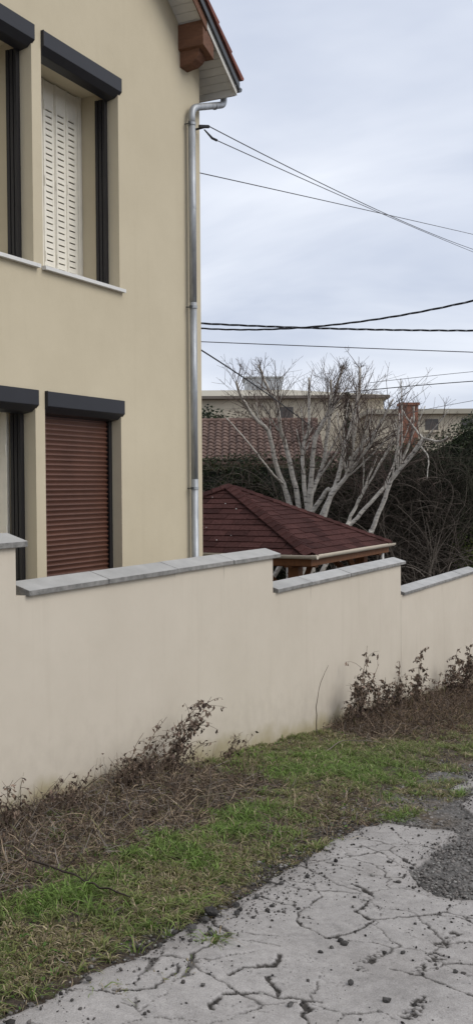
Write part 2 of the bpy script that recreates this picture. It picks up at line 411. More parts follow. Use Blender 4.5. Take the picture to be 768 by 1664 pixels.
def poly_sd(P, poly):
    d = np.full(len(P), 1e9); ins = np.zeros(len(P), bool)
    n = len(poly)
    for i in range(n):
        a = poly[i]; b = poly[(i + 1) % n]
        d = np.minimum(d, seg_dist(P, a, b))
        cond = ((a[1] > P[:, 1]) != (b[1] > P[:, 1]))
        with np.errstate(divide='ignore', invalid='ignore'):
            xx = (b[0] - a[0]) * (P[:, 1] - a[1]) / (b[1] - a[1] + 1e-12) + a[0]
        ins ^= cond & (P[:, 0] < xx)
    return np.where(ins, d, -d)
def road_masks(X, Y):
    P = np.stack([X, Y], 1)
    W = P + 0.075 * np.stack([fbm(X, Y, 7, 21) - .5, fbm(X, Y, 7, 31) - .5], 1) + 0.030 * np.stack([fbm(X, Y, 26, 5) - .5, fbm(X, Y, 26, 6) - .5], 1)
    sd = np.maximum(poly_sd(W, SLAB1), poly_sd(W, SLAB2))
    cr = np.zeros(len(P))
    wv = np.clip(-0.15 + 2.2 * fbm(X, Y, 11, 41), .25, 2.0); pn = vnoise(X, Y, 70, 47)
    d1 = np.full(len(P), 1e9); d2 = np.full(len(P), 1e9)
    W2 = W + 0.05 * np.stack([fbm(X, Y, 5, 25) - .5, fbm(X, Y, 5, 26) - .5], 1)
    for c in CELLS:
        d = np.hypot(W2[:, 0] - c[0], W2[:, 1] - c[1]); lo = np.minimum(d, d1); d2 = np.minimum(d2, np.maximum(d, d1)); d1 = lo
    e = (d2 - d1) * .5; fw = .0042 * np.clip(3.4 * fbm(X, Y, 3.0, 27) - 1.3, 0, 1.1) + 1e-5
    cr = np.maximum(cr, np.clip(1.5 - e / fw, 0, 1) * .7)
    for c, w in zip(CRACKS, CRACK_W):
        d = np.full(len(P), 1e9)
        for a, b in zip(c[:-1], c[1:]): d = np.minimum(d, seg_dist(W, a, b))
        e_ = np.clip(2.0 * (1.25 - d / (w * wv)), 0, 1)
        if w in (.030, .028, .020, .024): e_ = e_ * (pn > .50)
        cr = np.maximum(cr, e_)
    return sd, cr
rx = np.concatenate([np.arange(2.3, 6.9, 0.0075), np.arange(6.9, 9.61, .011)]); ry = np.arange(0.45, 2.66, 0.0075)
RX, RY = np.meshgrid(rx, ry, indexing='ij'); rxf = RX.ravel(); ryf = RY.ravel()
sd, crk = road_masks(rxf, ryf)
slab = np.clip(sd / 0.010 + 0.5, 0, 1)
grain = fbm(rxf, ryf, 60, 8, 3) - 0.5
hz = gz(rxf, ryf) + slab * 0.030 + (fbm(rxf, ryf, 1.6, 13) - .5) * 0.035 * slab + slab * grain * 0.005 - crk * slab * 0.008 + (1 - slab) * (grain * 0.02 + (fbm(rxf, ryf, 4, 14) - .5) * .03) - sm((0.12 - np.abs(sd)) / 0.12) * slab * 0.008
hz -= sm((ryf - 2.52) / 0.12) * 0.05
# colours: pale worn concrete, dark gravelly dirt in cracks and where the skin is gone
n_a = fbm(rxf, ryf, 2.2, 51); n_b = fbm(rxf, ryf, 26, 52, 3); n_c = vnoise(rxf, ryf, 95, 53)
conc = np.array([0.368, 0.348, 0.331])[None] * (0.72 + 0.46 * n_a[:, None] + 0.34 * (n_b[:, None] - .5))
pits = (np.clip((n_c - .84) * 8, 0, 1) * np.clip((fbm(rxf, ryf, 5, 54) - .35) * 4, 0, 1))[:, None] * 0.55
conc = conc * (1 - pits)
dirtm = np.clip((fbm(rxf, ryf, 3.1, 61) - .52) * 3, 0, 1)[:, None] * 0.25
edge_d = (np.exp(-np.maximum(sd, 0) / .06) * np.clip(2.2 * n_b - .5, 0, 1))[:, None] * .6; dirtm = np.maximum(dirtm, edge_d)
conc = conc * (1 - dirtm) + np.array([0.15, 0.13, 0.115])[None] * dirtm
dirt = np.array([0.125, 0.119, 0.112])[None] * (0.35 + 1.3 * n_b[:, None]) + 0.05 * (n_c > .8)[:, None]
pot_fill = (np.clip(1 - np.hypot((rxf - 5.42) / .22, (ryf - 1.36) / .2), 0, 1) * 1.4).clip(0, 1)[:, None]
dirt = dirt * (1 - pot_fill) + np.array([.16, .155, .145])[None] * (0.6 + .8 * n_b[:, None]) * pot_fill
soilm = (np.clip((fbm(rxf, ryf, 3.3, 66) - .46) * 5, 0, 1) * sm((ryf - 1.75) / .35))[:, None] * .8
dirt = dirt * (1 - soilm) + np.array([.105, .078, .052])[None] * (.6 + .8 * n_b[:, None]) * soilm
soil2 = (sm((ryf - 2.15) / .12) * sm((6.9 - rxf) / .4))[:, None] * .85
dirt = dirt * (1 - soil2) + np.array([.048, .037, .028])[None] * (.5 + 1.0 * n_b[:, None]) * soil2
mask = (slab * (1 - np.clip(crk * 1.15, 0, 1)))[:, None]
crack_dirt = np.array([.050, .045, .040])[None] * (.5 + n_b[:, None])
base_c = np.where((sd > .004)[:, None], crack_dirt, dirt)
rcol = conc * mask + base_c * (1 - mask)
me = fast_mesh('road', np.stack([rxf, ryf, hz], 1), grid_faces(len(rx), len(ry)), rcol)
road = setp(link('road', me, M['roadmat']), 'broken grey concrete lane with cracks and a gravel pothole', 'road', kind='structure')
me.polygons.foreach_set('use_smooth', [True] * len(me.polygons))
# the same lane going on beside and beyond the near stretch
mb = MB()
def strip(x0, x1, y0, y1, nx):
    for i in range(nx):
        a = x0 + (x1 - x0) * i / nx; b = x0 + (x1 - x0) * (i + 1) / nx
        k = len(mb.v)
        mb.v += [(a, y0, float(gz(a, y0)) + .04), (b, y0, float(gz(b, y0)) + .04), (b, y1, float(gz(b, y1)) + .04), (a, y1, float(gz(a, y1)) + .04)]
        mb.f.append([k, k + 1, k + 2, k + 3])
strip(-14, 2.31, -3, 2.3, 4); strip(9.58, 26, -3, 2.2, 6); strip(2.31, 9.58, -3, 0.46, 4)
M['conc'] = material('worn_concrete', (0.245, 0.236, 0.229), 0.95, 0.12, 5, 0.4, 90)
mb.build('road_surface', M['conc'], road)

# ------------------------------------------------------------------ boundary wall with stepped two-slope coping
WY = 4.13
bw = setp(empty('boundary_wall', (8.8, 4.24, -0.95)), 'long stepped beige rendered wall with grey coping along the verge', 'wall')
SEC = [(-4.0, 5.11, 1.265), (5.11, 8.87, 0.953), (8.87, 12.72, 0.615), (12.72, 16.5, 0.222), (16.5, 20.3, -0.17)]
for x0, x1, top in SEC:
    x1b = x1 - (0.007 if abs(x1 - 12.72) < .01 else 0.0)
    MB().box(x0, x1b, WY, WY + 0.2, float(gz(x1, 4)) - 0.5, top - 0.033).build('wall_panel', M['bwall'], bw)
COPE = {0: [1.30, 2.26, 3.22, 4.18, 5.20], 1: [5.20, 6.09, 7.05, 8.02, 8.99], 2: [8.93, 9.76, 10.86, 11.85, 12.84], 3: [12.77, 13.72, 14.66, 15.62, 16.60], 4: [16.53, 17.5, 18.5, 19.4, 20.4]}
for k, js in COPE.items():
    top = SEC[k][2]
    for a, b in zip(js[:-1], js[1:]):
        dz = random.uniform(-.0025, .0025); dy = random.uniform(-.003, .003)
        prof = [(4.10 + dy, top - .036 + dz), (4.10 + dy, top + dz), (4.265 + dy, top + .05 + dz), (4.43 + dy, top + dz), (4.43 + dy, top - .036 + dz)]
        o = MB().prism(prof[::-1], a + .004, b - .004, 'x').build('coping_stone', M['coping'], bw, bevel=0.004)
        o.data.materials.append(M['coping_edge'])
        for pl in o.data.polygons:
            if abs(pl.normal.y) > .9 or abs(pl.normal.x) > .9: pl.material_index = 1  # front, back and end faces take the darker, rougher edge material
    for b in js[1:-1]:
        prof = [(4.106, top - .033), (4.106, top - .004), (4.265, top + .0455), (4.425, top - .004), (4.425, top - .033)]
        MB().prism(prof[::-1], b - .0055, b + .0055, 'x').build('mortar_joint', M['mortar'], bw)

# ------------------------------------------------------------------ house
house = setp(empty('house', (5.0, 9.0, -0.7)), 'beige rendered two-storey gabled house with dark roller shutter boxes', 'house')
HY = 5.5
XL, XR = 0.0, 10.0
ZB = -1.3
EAVE = 6.145
RX_ = 5.0; RZ_ = EAVE + 0.70 * 5
OPEN = [(5.91, 7.09, 3.48, 5.475), (7.22, 8.40, 3.48, 5.475), (5.91, 7.09, 0.15, 2.42), (7.22, 8.40, 0.15, 2.42)]
CEIL = {0: 5.36, 1: 5.36, 2: 2.305, 3: 2.305}
DEPTH = 0.48
v = []; f = []
def quad(a, b, c, d):
    k = len(v); v.extend([a, b, c, d]); f.append([k, k + 1, k + 2, k + 3])
xs = [XL, 5.91, 7.09, 7.22, 8.40, XR]; zs = [ZB, 0.15, 2.42, 3.48, 5.475, EAVE]
for i in range(5):
    for j in range(5):
        if i in (1, 3) and j in (1, 3): continue
        quad((xs[i], HY, zs[j]), (xs[i + 1], HY, zs[j]), (xs[i + 1], HY, zs[j + 1]), (xs[i], HY, zs[j + 1]))
for n, (a, b, z0, z1) in enumerate(OPEN):
    y0, y1 = HY, HY + DEPTH; zc = CEIL[n]
    quad((a, y0, z0), (a, y1, z0), (a, y1, z1), (a, y0, z1)); quad((b, y1, z0), (b, y0, z0), (b, y0, z1), (b, y1, z1))
    quad((a, y0, z0), (b, y0, z0), (b, y1, z0), (a, y1, z0))
    quad((a, y0 + .14, zc), (a, y1, zc), (b, y1, zc), (b, y0 + .14, zc))
    quad((a, y0, z1), (a, y0 + .14, z1), (b, y0 + .14, z1), (b, y0, z1))
    quad((a, y0 + .14, z1), (a, y0 + .14, zc), (b, y0 + .14, zc), (b, y0 + .14, z1))
k = len(v); v += [(XL, HY, EAVE), (xs[1], HY, EAVE), (xs[2], HY, EAVE), (xs[3], HY, EAVE), (xs[4], HY, EAVE), (XR, HY, EAVE), (RX_, HY, RZ_)]; f.append(list(range(k, k + 7)))
YB = 13.0
quad((XR, HY, ZB), (XR, YB, ZB), (XR, YB, EAVE), (XR, HY, EAVE)); quad((XL, YB, ZB), (XL, HY, ZB), (XL, HY, EAVE), (XL, YB, EAVE))
quad((XR, YB, ZB), (XL, YB, ZB), (XL, YB, EAVE), (XR, YB, EAVE)); k = len(v); v += [(XR, YB, EAVE), (XL, YB, EAVE), (RX_, YB, RZ_)]; f.append([k, k + 1, k + 2])
me = bpy.data.meshes.new('wall'); me.from_pydata(v, [], f); me.update()
link('wall', me, M['house'], house)

slat_prof = [(5.6445, 0.0), (5.643, 0.006), (5.637, 0.016), (5.630, 0.025), (5.6265, 0.031), (5.628, 0.0365), (5.634, 0.041), (5.6435, 0.0435), (5.6435, 0.0446), (5.652, 0.0446), (5.652, 0.0)]
slat_me = MB().prism(slat_prof[::-1], 7.27, 8.365, 'x').mesh('slat'); slat_me.materials.append(M['slat'])

def leaf_mesh(w, z0, z1):
    """one leaf of a folding metal shutter: pressed sheet with a column of slots and raised edges"""
    b = MB(); t = 0.012
    sw = 0.095; a = (w - sw) / 2
    b.box(0.001, a, 0, t, z0, z1); b.box(a + sw, w - .001, 0, t, z0, z1)
    n = int((z1 - z0 - 0.25) / 0.0575); zz0 = z0 + 0.07; pitch = 0.0575
    zlast = z0
    for i in range(n):
        zs0 = zz0 + i * pitch
        b.box(a, a + sw, 0.001, t - .001, zlast, zs0)
        zlast = zs0 + 0.0105
        # pressed hood above each slot
        k = len(b.v); b.v += [(a, 0.0005, zlast + .010), (a + sw, 0.0005, zlast + .010), (a + sw, -0.007, zlast), (a, -0.007, zlast)]; b.f.append([k, k + 1, k + 2, k + 3])
    b.box(a, a + sw, 0.001, t - .001, zlast, z1)
    b.box(0.002, 0.010, -0.009, 0.0, z0, z1); b.box(w - .010, w - .002, -0.009, 0.0, z0, z1)
    return b.mesh('shutter_leaf')

def window(n):
    a, b, z0, z1 = OPEN[n]; zc = CEIL[n]
    names = ['upper window half cut off at the left edge', 'upper window with closed cream slotted shutters', 'lower window with cream shutters at the left edge', 'lower opening closed by a brown roller shutter']
    if n == 1 or n == 0 or n == 2:
        w = MB().box(a + .001, b - .001, HY + DEPTH - .005, HY + DEPTH + .02, z0, zc + .05).build('window', M['dark_in'], house)
    else:
        w = MB().box(a + .001, b - .001, HY + .20, HY + .22, z0 + .001, zc + .08).build('window', M['dark_in'], house)
    w['label'] = names[n]
    # shutter box: vertical front, sloping lower face
    prof = [(HY - .028, z1), (HY - .028, z1 - .128), (HY + .032, z1 - .182), (HY + .125, z1 - .200), (HY + .135, z1)]
    bx = MB().prism([(y, z - .001) for y, z in prof], a + .012, b + .030 if n in (1, 3) else b + .018, 'x').build('shutter_box', M['anthracite'], w, bevel=0.004)
    MB().prism([(HY - .031, z1 + .0015), (HY - .031, z1 - .131), (HY + .031, z1 - .186), (HY + .132, z1 - .204), (HY + .132, z1 + .0015)], a + .004, a + .0115, 'x').build('end_cap', M['anthracite'], w, bevel=0.002)
    zr = z1 - .19
    for s, xe in ((1, b), (-1, a)):
        x0, x1 = (xe - .05, xe - .002) if s > 0 else (xe + .002, xe + .05)
        if n == 3: ys = [(5.605, 5.622), (5.654, 5.672)]
        else: ys = [(5.622, 5.650), (5.660, 5.690), (5.700, 5.732)]
        r = MB()
        for y0, y1 in ys: r.box(x0, x1, y0, y1, z0 + .001, zr)
        xb0, xb1 = (xe - .034, xe - .003) if s > 0 else (xe + .003, xe + .034)
        r.box(xb0, xb1, ys[0][0] + .002, ys[-1][1] - .002, z0 + .002, zr - .001)
        r.build('guide_rail', M['rail'], w)
    if n in (0, 1):
        MB().prism([(HY - .045, z0 - .030), (HY - .045, z0 + .002), (HY + DEPTH - .01, z0 + .012), (HY + DEPTH - .01, z0 - .001), (HY - .002, z0 - .004), (HY - .002, z0 - .030)][::-1], a + .001, b - .001, 'x').build('sill', M['sill'], w, bevel=.002)
        MB().prism([(HY - .045, z0 - .030), (HY - .045, z0 + .002), (HY - .003, z0 + .0035), (HY - .003, z0 - .030)][::-1], b - .0005, b + .045, 'x').build('sill', M['sill'], w)
        MB().prism([(HY - .045, z0 - .030), (HY - .045, z0 + .002), (HY - .003, z0 + .0035), (HY - .003, z0 - .030)][::-1], a - .02, a + .0005, 'x').build('sill', M['sill'], w)
    if n == 3:
        z = z0 + .004
        i = 0
        while z < zc - .01:
            o = link('slat', slat_me, None, w); o.location.z = z; i += 1; z += 0.0447
    else:
        yb = HY + DEPTH - 0.05
        MB().box(b - .062, b - .003, yb - .01, yb + .03, z0 + .014, zc - .002).build('shutter_frame', M['cream_metal'], w)
        MB().box(a + .003, a + .062, yb - .01, yb + .03, z0 + .014, zc - .002).build('shutter_frame', M['cream_metal'], w)
        lw = (b - a - .128) / 6
        lm = leaf_mesh(lw, z0 + .03, zc - .012); lm.materials.append(M['cream_metal'])
        for i in range(6):
            o = link('shutter_leaf', lm, None, w); o.location = (a + .064 + i * lw, yb + (0.004 if i % 2 else 0), 0)
            for q in range(3):
                zq = z0 + .25 + q * (zc - z0 - .5) / 2
                if i < 5 or n == 2:
                    MB().tube([(a + .064 + (i + 1) * lw, yb - .012, zq - .045), (a + .064 + (i + 1) * lw, yb - .012, zq + .045)], .006, 6).build('hinge', M['cream_metal'], w)
        if n == 2:   # open leaf folded against the reveal, seen edge on, with its hinges
            for q, xo in enumerate((7.045, 7.066)):
                MB().box(xo, xo + .014, 5.775, 5.915, z0 + .03, zc - .02).build('folded_leaf', M['cream_metal'], w, bevel=.003)
            for zq in (0.55, 1.22, 1.92):
                MB().tube([(7.040, 5.782, zq - .05), (7.040, 5.782, zq + .05)], .009, 7).build('hinge', M['cream_metal'], w)
for n in range(4): window(n)

# roof: slope 0.70, gable overhang 0.30, eave overhang 0.29
OV = 0.30; VY = HY - OV
def zs_(X): return 5.93 + 0.70 * (10.287 - X)      # underside of the boarding on the +X side
XE = 10.287
nrm = Vector((0.70, 0, 1)).normalized()
roof = MB()
roof.prism([(XE, zs_(XE) + .015), (XE, zs_(XE) + .10), (RX_, zs_(RX_) + .10), (RX_, zs_(RX_) + .015)], VY + .03, YB + .3, 'y')
roof.prism([(2 * RX_ - XE, zs_(XE) + .015), (2 * RX_ - XE, zs_(XE) + .10), (RX_, zs_(RX_) + .10), (RX_, zs_(RX_) + .015)][::-1], VY + .03, YB + .3, 'y')
roof = roof.build('roof', M['beam'], house)
# soffit boards under the gable overhang, running along the wall-to-verge direction, one by one
sl = math.sqrt(1 + .49); nb_ = int((XE - RX_) * sl / 0.095)
for i in range(nb_):
    xa = XE - .022 - (i + 1) * .095 / sl; xb = XE - .022 - i * .095 / sl - .006
    if xa < 5.2: break
    yb = HY - .002 if xb < 9.99 else YB
    MB().prism([(xa, zs_(xa)), (xb, zs_(xb)), (xb, zs_(xb) + .014), (xa, zs_(xa) + .014)], VY + .004, yb, 'y').build('soffit_board', M['soffit'], roof)
# eave fascia (runs back along the house) and rake boards
MB().box(XE - .02, XE + .006, VY + .003, YB + .3, zs_(XE) - .055, zs_(XE) + .085).build('eave_fascia', M['soffit'], roof, bevel=.003)
def rake(x0, x1, lo, hi, y0, y1, name, mat):
    return MB().prism([(x0, zs_(x0) + lo), (x1, zs_(x1) + lo), (x1, zs_(x1) + hi), (x0, zs_(x0) + hi)], y0, y1, 'y').build(name, mat, roof, bevel=.003)
rake(9.62, XE + .005, -.05, .035, VY - .012, VY + .0, 'rake_board', M['soffit'])
rake(RX_, 9.61, -.085, .035, VY - .014, VY + .0, 'rake_board', M['beam'])
rake(RX_, XE + .02, .020, .100, VY - .040, VY - .018, 'verge_strip', M['zinc_dark'])
rake(RX_, XE + .02, .106, .118, VY - .016, VY + .06, 'verge_flashing', M['zinc_dark'])
# purlin that pokes through the gable, with a shaped end, and its bearing block
b = MB().prism([(9.55, 6.165), (9.78, 6.085), (9.78, 6.26), (9.55, 6.42)], VY + .0, HY + .05, 'y').build('purlin', M['beam'], house, bevel=.006)
b['label'] = 'brown timber purlin end under the verge'
MB().prism([(VY + .07, 6.162), (VY + .07, 6.10), (VY + .11, 6.045), (VY + .17, 6.012), (HY + .05, 5.985), (HY + .05, 6.162)], 9.585, 9.745, 'x').build('purlin_block', M['beam'], house, bevel=.006)
# clay tiles: courses up the slope, the verge tile with a turned-down edge
def tile_mesh(verge):
    b = MB(); Lt = .43; Wt = .30; n = 8
    top = []; 
    for j in range(n + 1):
        y = Wt * j / n; h = .028 * (math.sin(math.pi * (j / n)) ** 1.2)
        top.append((y, h))
    for s in range(2):
        pass
    k = len(b.v)
    for xx, lift in ((0, .034), (-Lt, .004)):     # lower end first (down slope)
        for dz in (0, -.016):
            for (y, h) in top: b.v.append((xx, y, h + lift + dz))
    n1 = n + 1
    for j in range(n):
        b.f += [[k + j, k + j + 1, k + 2 * n1 + j + 1, k + 2 * n1 + j], [k + n1 + j + 1, k + n1 + j, k + 3 * n1 + j, k + 3 * n1 + j + 1], [k + j + 1, k + j, k + n1 + j, k + n1 + j + 1]]
    b.f += [[k, k + 2 * n1, k + 3 * n1, k + n1], [k + n, k + n1 + n, k + 3 * n1 + n, k + 2 * n1 + n]]
    if verge:
        z1, z0 = .050, -.012
        b.prism([(.004, z1), (-Lt, z1 - .03), (-Lt, z0), (-.03, z0 + .002), (.004, z0 + .03)], -.050, -.001, 'y')
    me = b.mesh('roof_tile'); me.materials.append(M['tile']); return me
tm_v, tm = tile_mesh(True), tile_mesh(False)
ang = math.atan(0.70)
def slope_matrix(xlow, y):
    z = zs_(xlow) + .140
    # local -X points up the slope
    ux = Vector((math.cos(ang), 0, -math.sin(ang))); uz = Vector((math.sin(ang), 0, math.cos(ang)))
    mm = Matrix((ux, Vector((0, 1, 0)), uz)).transposed().to_4x4(); mm.translation = Vector((xlow, y, z)); return mm
row = 0; xlow = XE + .05
rest = MB()
HI = parent_inv(roof)
while xlow > RX_ + .25:
    for c in range(26):
        y = VY - .012 + c * .298
        if c < 10:
            o = bpy.data.objects.new('roof_tile', tm_v if c == 0 else tm); COL.objects.link(o)
            o.parent = roof; o.matrix_parent_inverse = HI; 
            mm = slope_matrix(xlow + random.uniform(-.004, .004), y)
            o.matrix_basis = mm @ Matrix.Rotation(random.uniform(-.012, .012), 4, 'Z')
        else:
            mm = slope_matrix(xlow, y); k = len(rest.v)
            for q in ((0, 0, .034), (0, .15, .062), (0, .3, .034), (-.43, .3, .004), (-.43, .15, .032), (-.43, 0, .004)): rest.v.append(tuple(mm @ Vector(q)))
            rest.f += [[k, k + 1, k + 4, k + 5], [k + 1, k + 2, k + 3, k + 4]]
    xlow -= .345 * math.cos(ang); row += 1
o = rest.build('roof_tiles', M['tile'], roof); o['kind'] = 'stuff'
# gutter and downpipe
gy0 = VY - .01
mbg = MB(); n = 9; gr = .055; gx, gzz = XE + .066, zs_(XE) + .058
ring = [(gx + gr * math.cos(math.pi + math.pi * j / n), gzz + gr * math.sin(math.pi + math.pi * j / n)) for j in range(n + 1)]
ring += [(gx + gr + .008, gzz + .006)]
ring2 = [(gx + (gr - .003) * math.cos(math.pi + math.pi * j / n), gzz + .001 + (gr - .003) * math.sin(math.pi + math.pi * j / n)) for j in range(n, -1, -1)]
mbg.prism(ring + ring2, gy0, YB + .3, 'y')
gut = mbg.build('gutter', M['zinc'], house)
MB().prism(ring[:n + 1], gy0 - .006, gy0 - .001, 'y').build('gutter_end_cap', M['zinc_dark'], gut)
PX, PY, PR = 9.705, 5.43, .037
dp = empty('downpipe', (PX, PY, ZB)); dp.parent = house; dp.matrix_parent_inverse = parent_inv(house)
dp['label'] = 'galvanised downpipe with a swan neck at the eave'
def bendpipe(pts, rad, nseg=7):
    """round the inner corners of a polyline"""
    pts = [Vector(p) for p in pts]; o = [pts[0]]
    for i in range(1, len(pts) - 1):
        a, b, c = pts[i - 1], pts[i], pts[i + 1]
        r = min(rad, (a - b).length * .49, (c - b).length * .49)
        p0 = b + (a - b).normalized() * r; p1 = b + (c - b).normalized() * r
        for j in range(nseg + 1):
            t = j / nseg; o.append(p0 * (1 - t) ** 2 + b * 2 * t * (1 - t) + p1 * t * t)
    o.append(pts[-1]); return o
neck = bendpipe([(gx, 5.385, gzz - .035), (gx, 5.385, 5.83), (PX, PY, 5.60), (PX, PY, 5.40)], .095)
dp.location.z = 0; dp.location = (PX, PY, -0.9); dp.matrix_parent_inverse = parent_inv(house)
MB().tube(neck, PR, 16).build('swan_neck', M['zinc'], dp, smooth=True)
MB().tube([(gx - .18, 5.385 + .012, 5.83 - .068), (gx - .20, 5.385 + .0135, 5.83 - .0755)], PR + .004, 16).build('pipe_collar', M['zinc'], dp, smooth=False)
MB().tube([(PX, PY, 5.44), (PX, PY, 3.55)], PR + .0015, 16).build('pipe_length', M['zinc'], dp, smooth=True)
MB().tube([(PX, PY, 3.56), (PX, PY, 1.66)], PR + .0005, 16).build('pipe_length', M['zinc'], dp, smooth=True)
MB().tube([(PX, PY, 1.67), (PX, PY, -1.0)], PR + .0020, 16).build('pipe_length', M['zinc'], dp, smooth=True)
for z in (5.43, 3.50, 1.575):
    MB().tube([(PX, PY, z - .014), (PX, PY, z + .014)], PR + .006, 16).build('bracket_ring', M['zinc'], dp)
    MB().tube([(PX - .03, PY + .03, z), (PX - .03, HY + .01, z)], .006, 6).box(PX - .062, PX - .038, PY - .012, PY + .012, z - .012, z + .012).build('bracket', M['zinc_dark'], dp)
for z in (4.55, 2.6):
    MB().tube([(PX, PY, z - .012), (PX, PY, z + .012)], PR + .003, 16).build('pipe_collar', M['zinc'], dp)
# cable anchor by the corner
an = MB().tube([(9.90, 5.50, 5.44), (9.93, 5.40, 5.46)], .012, 6); an.tube([(9.87, 5.43, 5.455), (9.99, 5.38, 5.48)], .018, 6)
an = an.build('cable_anchor', M['cable'], house)
MB().tube([(9.94, 5.41, 5.44), (9.99, 5.34, 5.35), (10.03, 5.30, 5.33)], [.007, .014, .014], 6).build('tension_clamp', M['cable'], an)

# ------------------------------------------------------------------ overhead cables
def cable(p0, p1, sag, r, mat, label, twist=False, name='overhead_cable'):
    p0 = Vector(p0); p1 = Vector(p1); n = 40
    L_ = (p1 - p0).length
    def at(t): 
        q = p0.lerp(p1, t); q.z -= 4 * sag * t * (1 - t); return q
    b = MB()
    if not twist: b.tube([at(i / n) for i in range(n + 1)], r, 5)
    else:
        side = (p1 - p0).cross(Vector((0, 0, 1))).normalized(); n = 220
        for s in range(3):
            pts = []
            for i in range(n + 1):
                w = i / n * L_ * 4.0 + s * 2.094
                pts.append(at(i / n) + side * math.cos(w) * r * .8 + Vector((0, 0, math.sin(w) * r * .8)))
            b.tube(pts, r * .62, 4)
    o = b.build(name, mat)
    return setp(o, label, 'cable', 'overhead cables')
cable((10.0, 5.375, 5.482), (39.35, 6.92, 9.5), 0.36, .0062, M['cable_grey'], 'upper of two thin cables leaving the clamp beside the downpipe')
cable((10.03, 5.30, 5.33), (39.34, 6.91, 8.96), 0.10, .0055, M['cable_grey'], 'lower of two thin cables leaving the clamp beside the downpipe')
cable((9.98, 5.56, 5.02), (41.96, 6.23, 10.12), -0.03, .006, M['cable_grey'], 'thin cable leaving the house corner below the clamp, crossing the sky')
cable((25.8, 15.74, 6.37), (31.02, 5.45, 6.02), 0.11, .024, M['cable'], 'thick black twisted cable running level across the sky', True)
cable((23.22, 14.16, 5.82), (19.34, 3.20, 5.30), 0.475, .017, M['cable'], 'thick black twisted cable rising to the right over the level one', True)
cable((24.07, 14.69, 5.54), (28.93, 5.08, 5.05), 0.01, .013, M['cable_grey'], 'thin grey wire running level below the twisted cables')
cable((9.98, 5.62, 3.16), (18.59, 7.63, 2.57), -0.05, .009, M['cable'], 'thin cable falling from the house corner into the bare tree')
cable((33.89, 12.99, 4.79), (37.18, 6.53, 5.29), -0.06, .016, M['cable'], 'dark wire at the right just above the bare tree tops')
cable((36.19, 12.91, 5.32), (39.26, 6.9, 5.95), -0.03, .010, M['cable_grey'], 'faint wire at the right, highest above the chimney')
cable((34.64, 11.46, 3.97), (37.17, 6.53, 4.91), -0.05, .009, M['cable_grey'], 'faint wire at the right passing low beside the chimney')

# ------------------------------------------------------------------ garden pavilion
GX0, GX1, GY0, GY1, GZE = 12.12, 15.20, 5.10, 9.04, 0.70
APX = Vector((13.68, 7.07, 1.59))
gzf = float(gz(13.7, 7))
gaz = setp(empty('garden_pavilion', (13.7, 7.07, gzf)), 'wooden garden pavilion with a dark red-brown shingled hip roof', 'pavilion')
co = [Vector((GX0, GY0, GZE)), Vector((GX1, GY0, GZE)), Vector((GX1, GY1, GZE)), Vector((GX0, GY1, GZE))]
def clip(poly, a, b, keep):
    """clip 2D polygon by the line a-b, keeping the side of point keep"""
    def s(p): return (b[0] - a[0]) * (p[1] - a[1]) - (b[1] - a[1]) * (p[0] - a[0])
    sg = 1 if s(keep) > 0 else -1; o = []
    for i in range(len(poly)):
        p, q = poly[i], poly[(i + 1) % len(poly)]; sp, sq = s(p) * sg, s(q) * sg
        if sp >= 0: o.append(p)
        if (sp > 0 and sq < 0) or (sp < 0 and sq > 0):
            t = sp / (sp - sq); o.append((p[0] + (q[0] - p[0]) * t, p[1] + (q[1] - p[1]) * t))
    return o
deck = MB()
for i in range(4):
    a, b = co[i], co[(i + 1) % 4]; k = len(deck.v); deck.v += [tuple(a), tuple(b), tuple(APX)]; deck.f.append([k, k + 1, k + 2])
deck.v += [tuple(c - Vector((0, 0, .03))) for c in co]; k = len(deck.v) - 4; deck.f.append([k + 3, k + 2, k + 1, k])
groof = deck.build('roof', M['wood'], gaz)
far_sh = MB()
for i in (0, 3, 1, 2):
    a, b = co[i], co[(i + 1) % 4]
    e = (b - a); W = e.length; e = e / W
    d = APX - a; ua = d.dot(e); up = d - e * ua; H = up.length; up = up / H; nn = e.cross(up)
    if nn.z < 0: nn = -nn
    rowh = 0.142; tw = 0.333
    nrow = int(H / rowh) + 1
    for r in range(nrow):
        z0 = r * rowh; z1 = min(z0 + rowh + .03, H)
        off = (r % 2) * tw / 2 + random.uniform(-.015, .015)
        x = -off
        while x < W:
            gap = .004
            p = [(x + gap, z0), (x + tw - gap, z0), (x + tw - gap, z1), (x + gap, z1)]
            p = clip(p, (0, 0), (ua, H), (W / 2, 0)); 
            if len(p) > 2: p = clip(p, (W, 0), (ua, H), (W / 2, 0))
            x += tw
            if len(p) < 3: continue
            P3 = []
            jl = random.uniform(0, .004)
            for (u, w) in p:
                t = (w - z0) / (rowh + .03)
                P3.append(a + e * u + up * w + nn * (.018 + jl - .012 * t))
            if i in (0, 3):
                MB().plate(P3, nn, .009).build('shingle', M['shingle'], groof)
            else: far_sh.plate(P3, nn, .009)
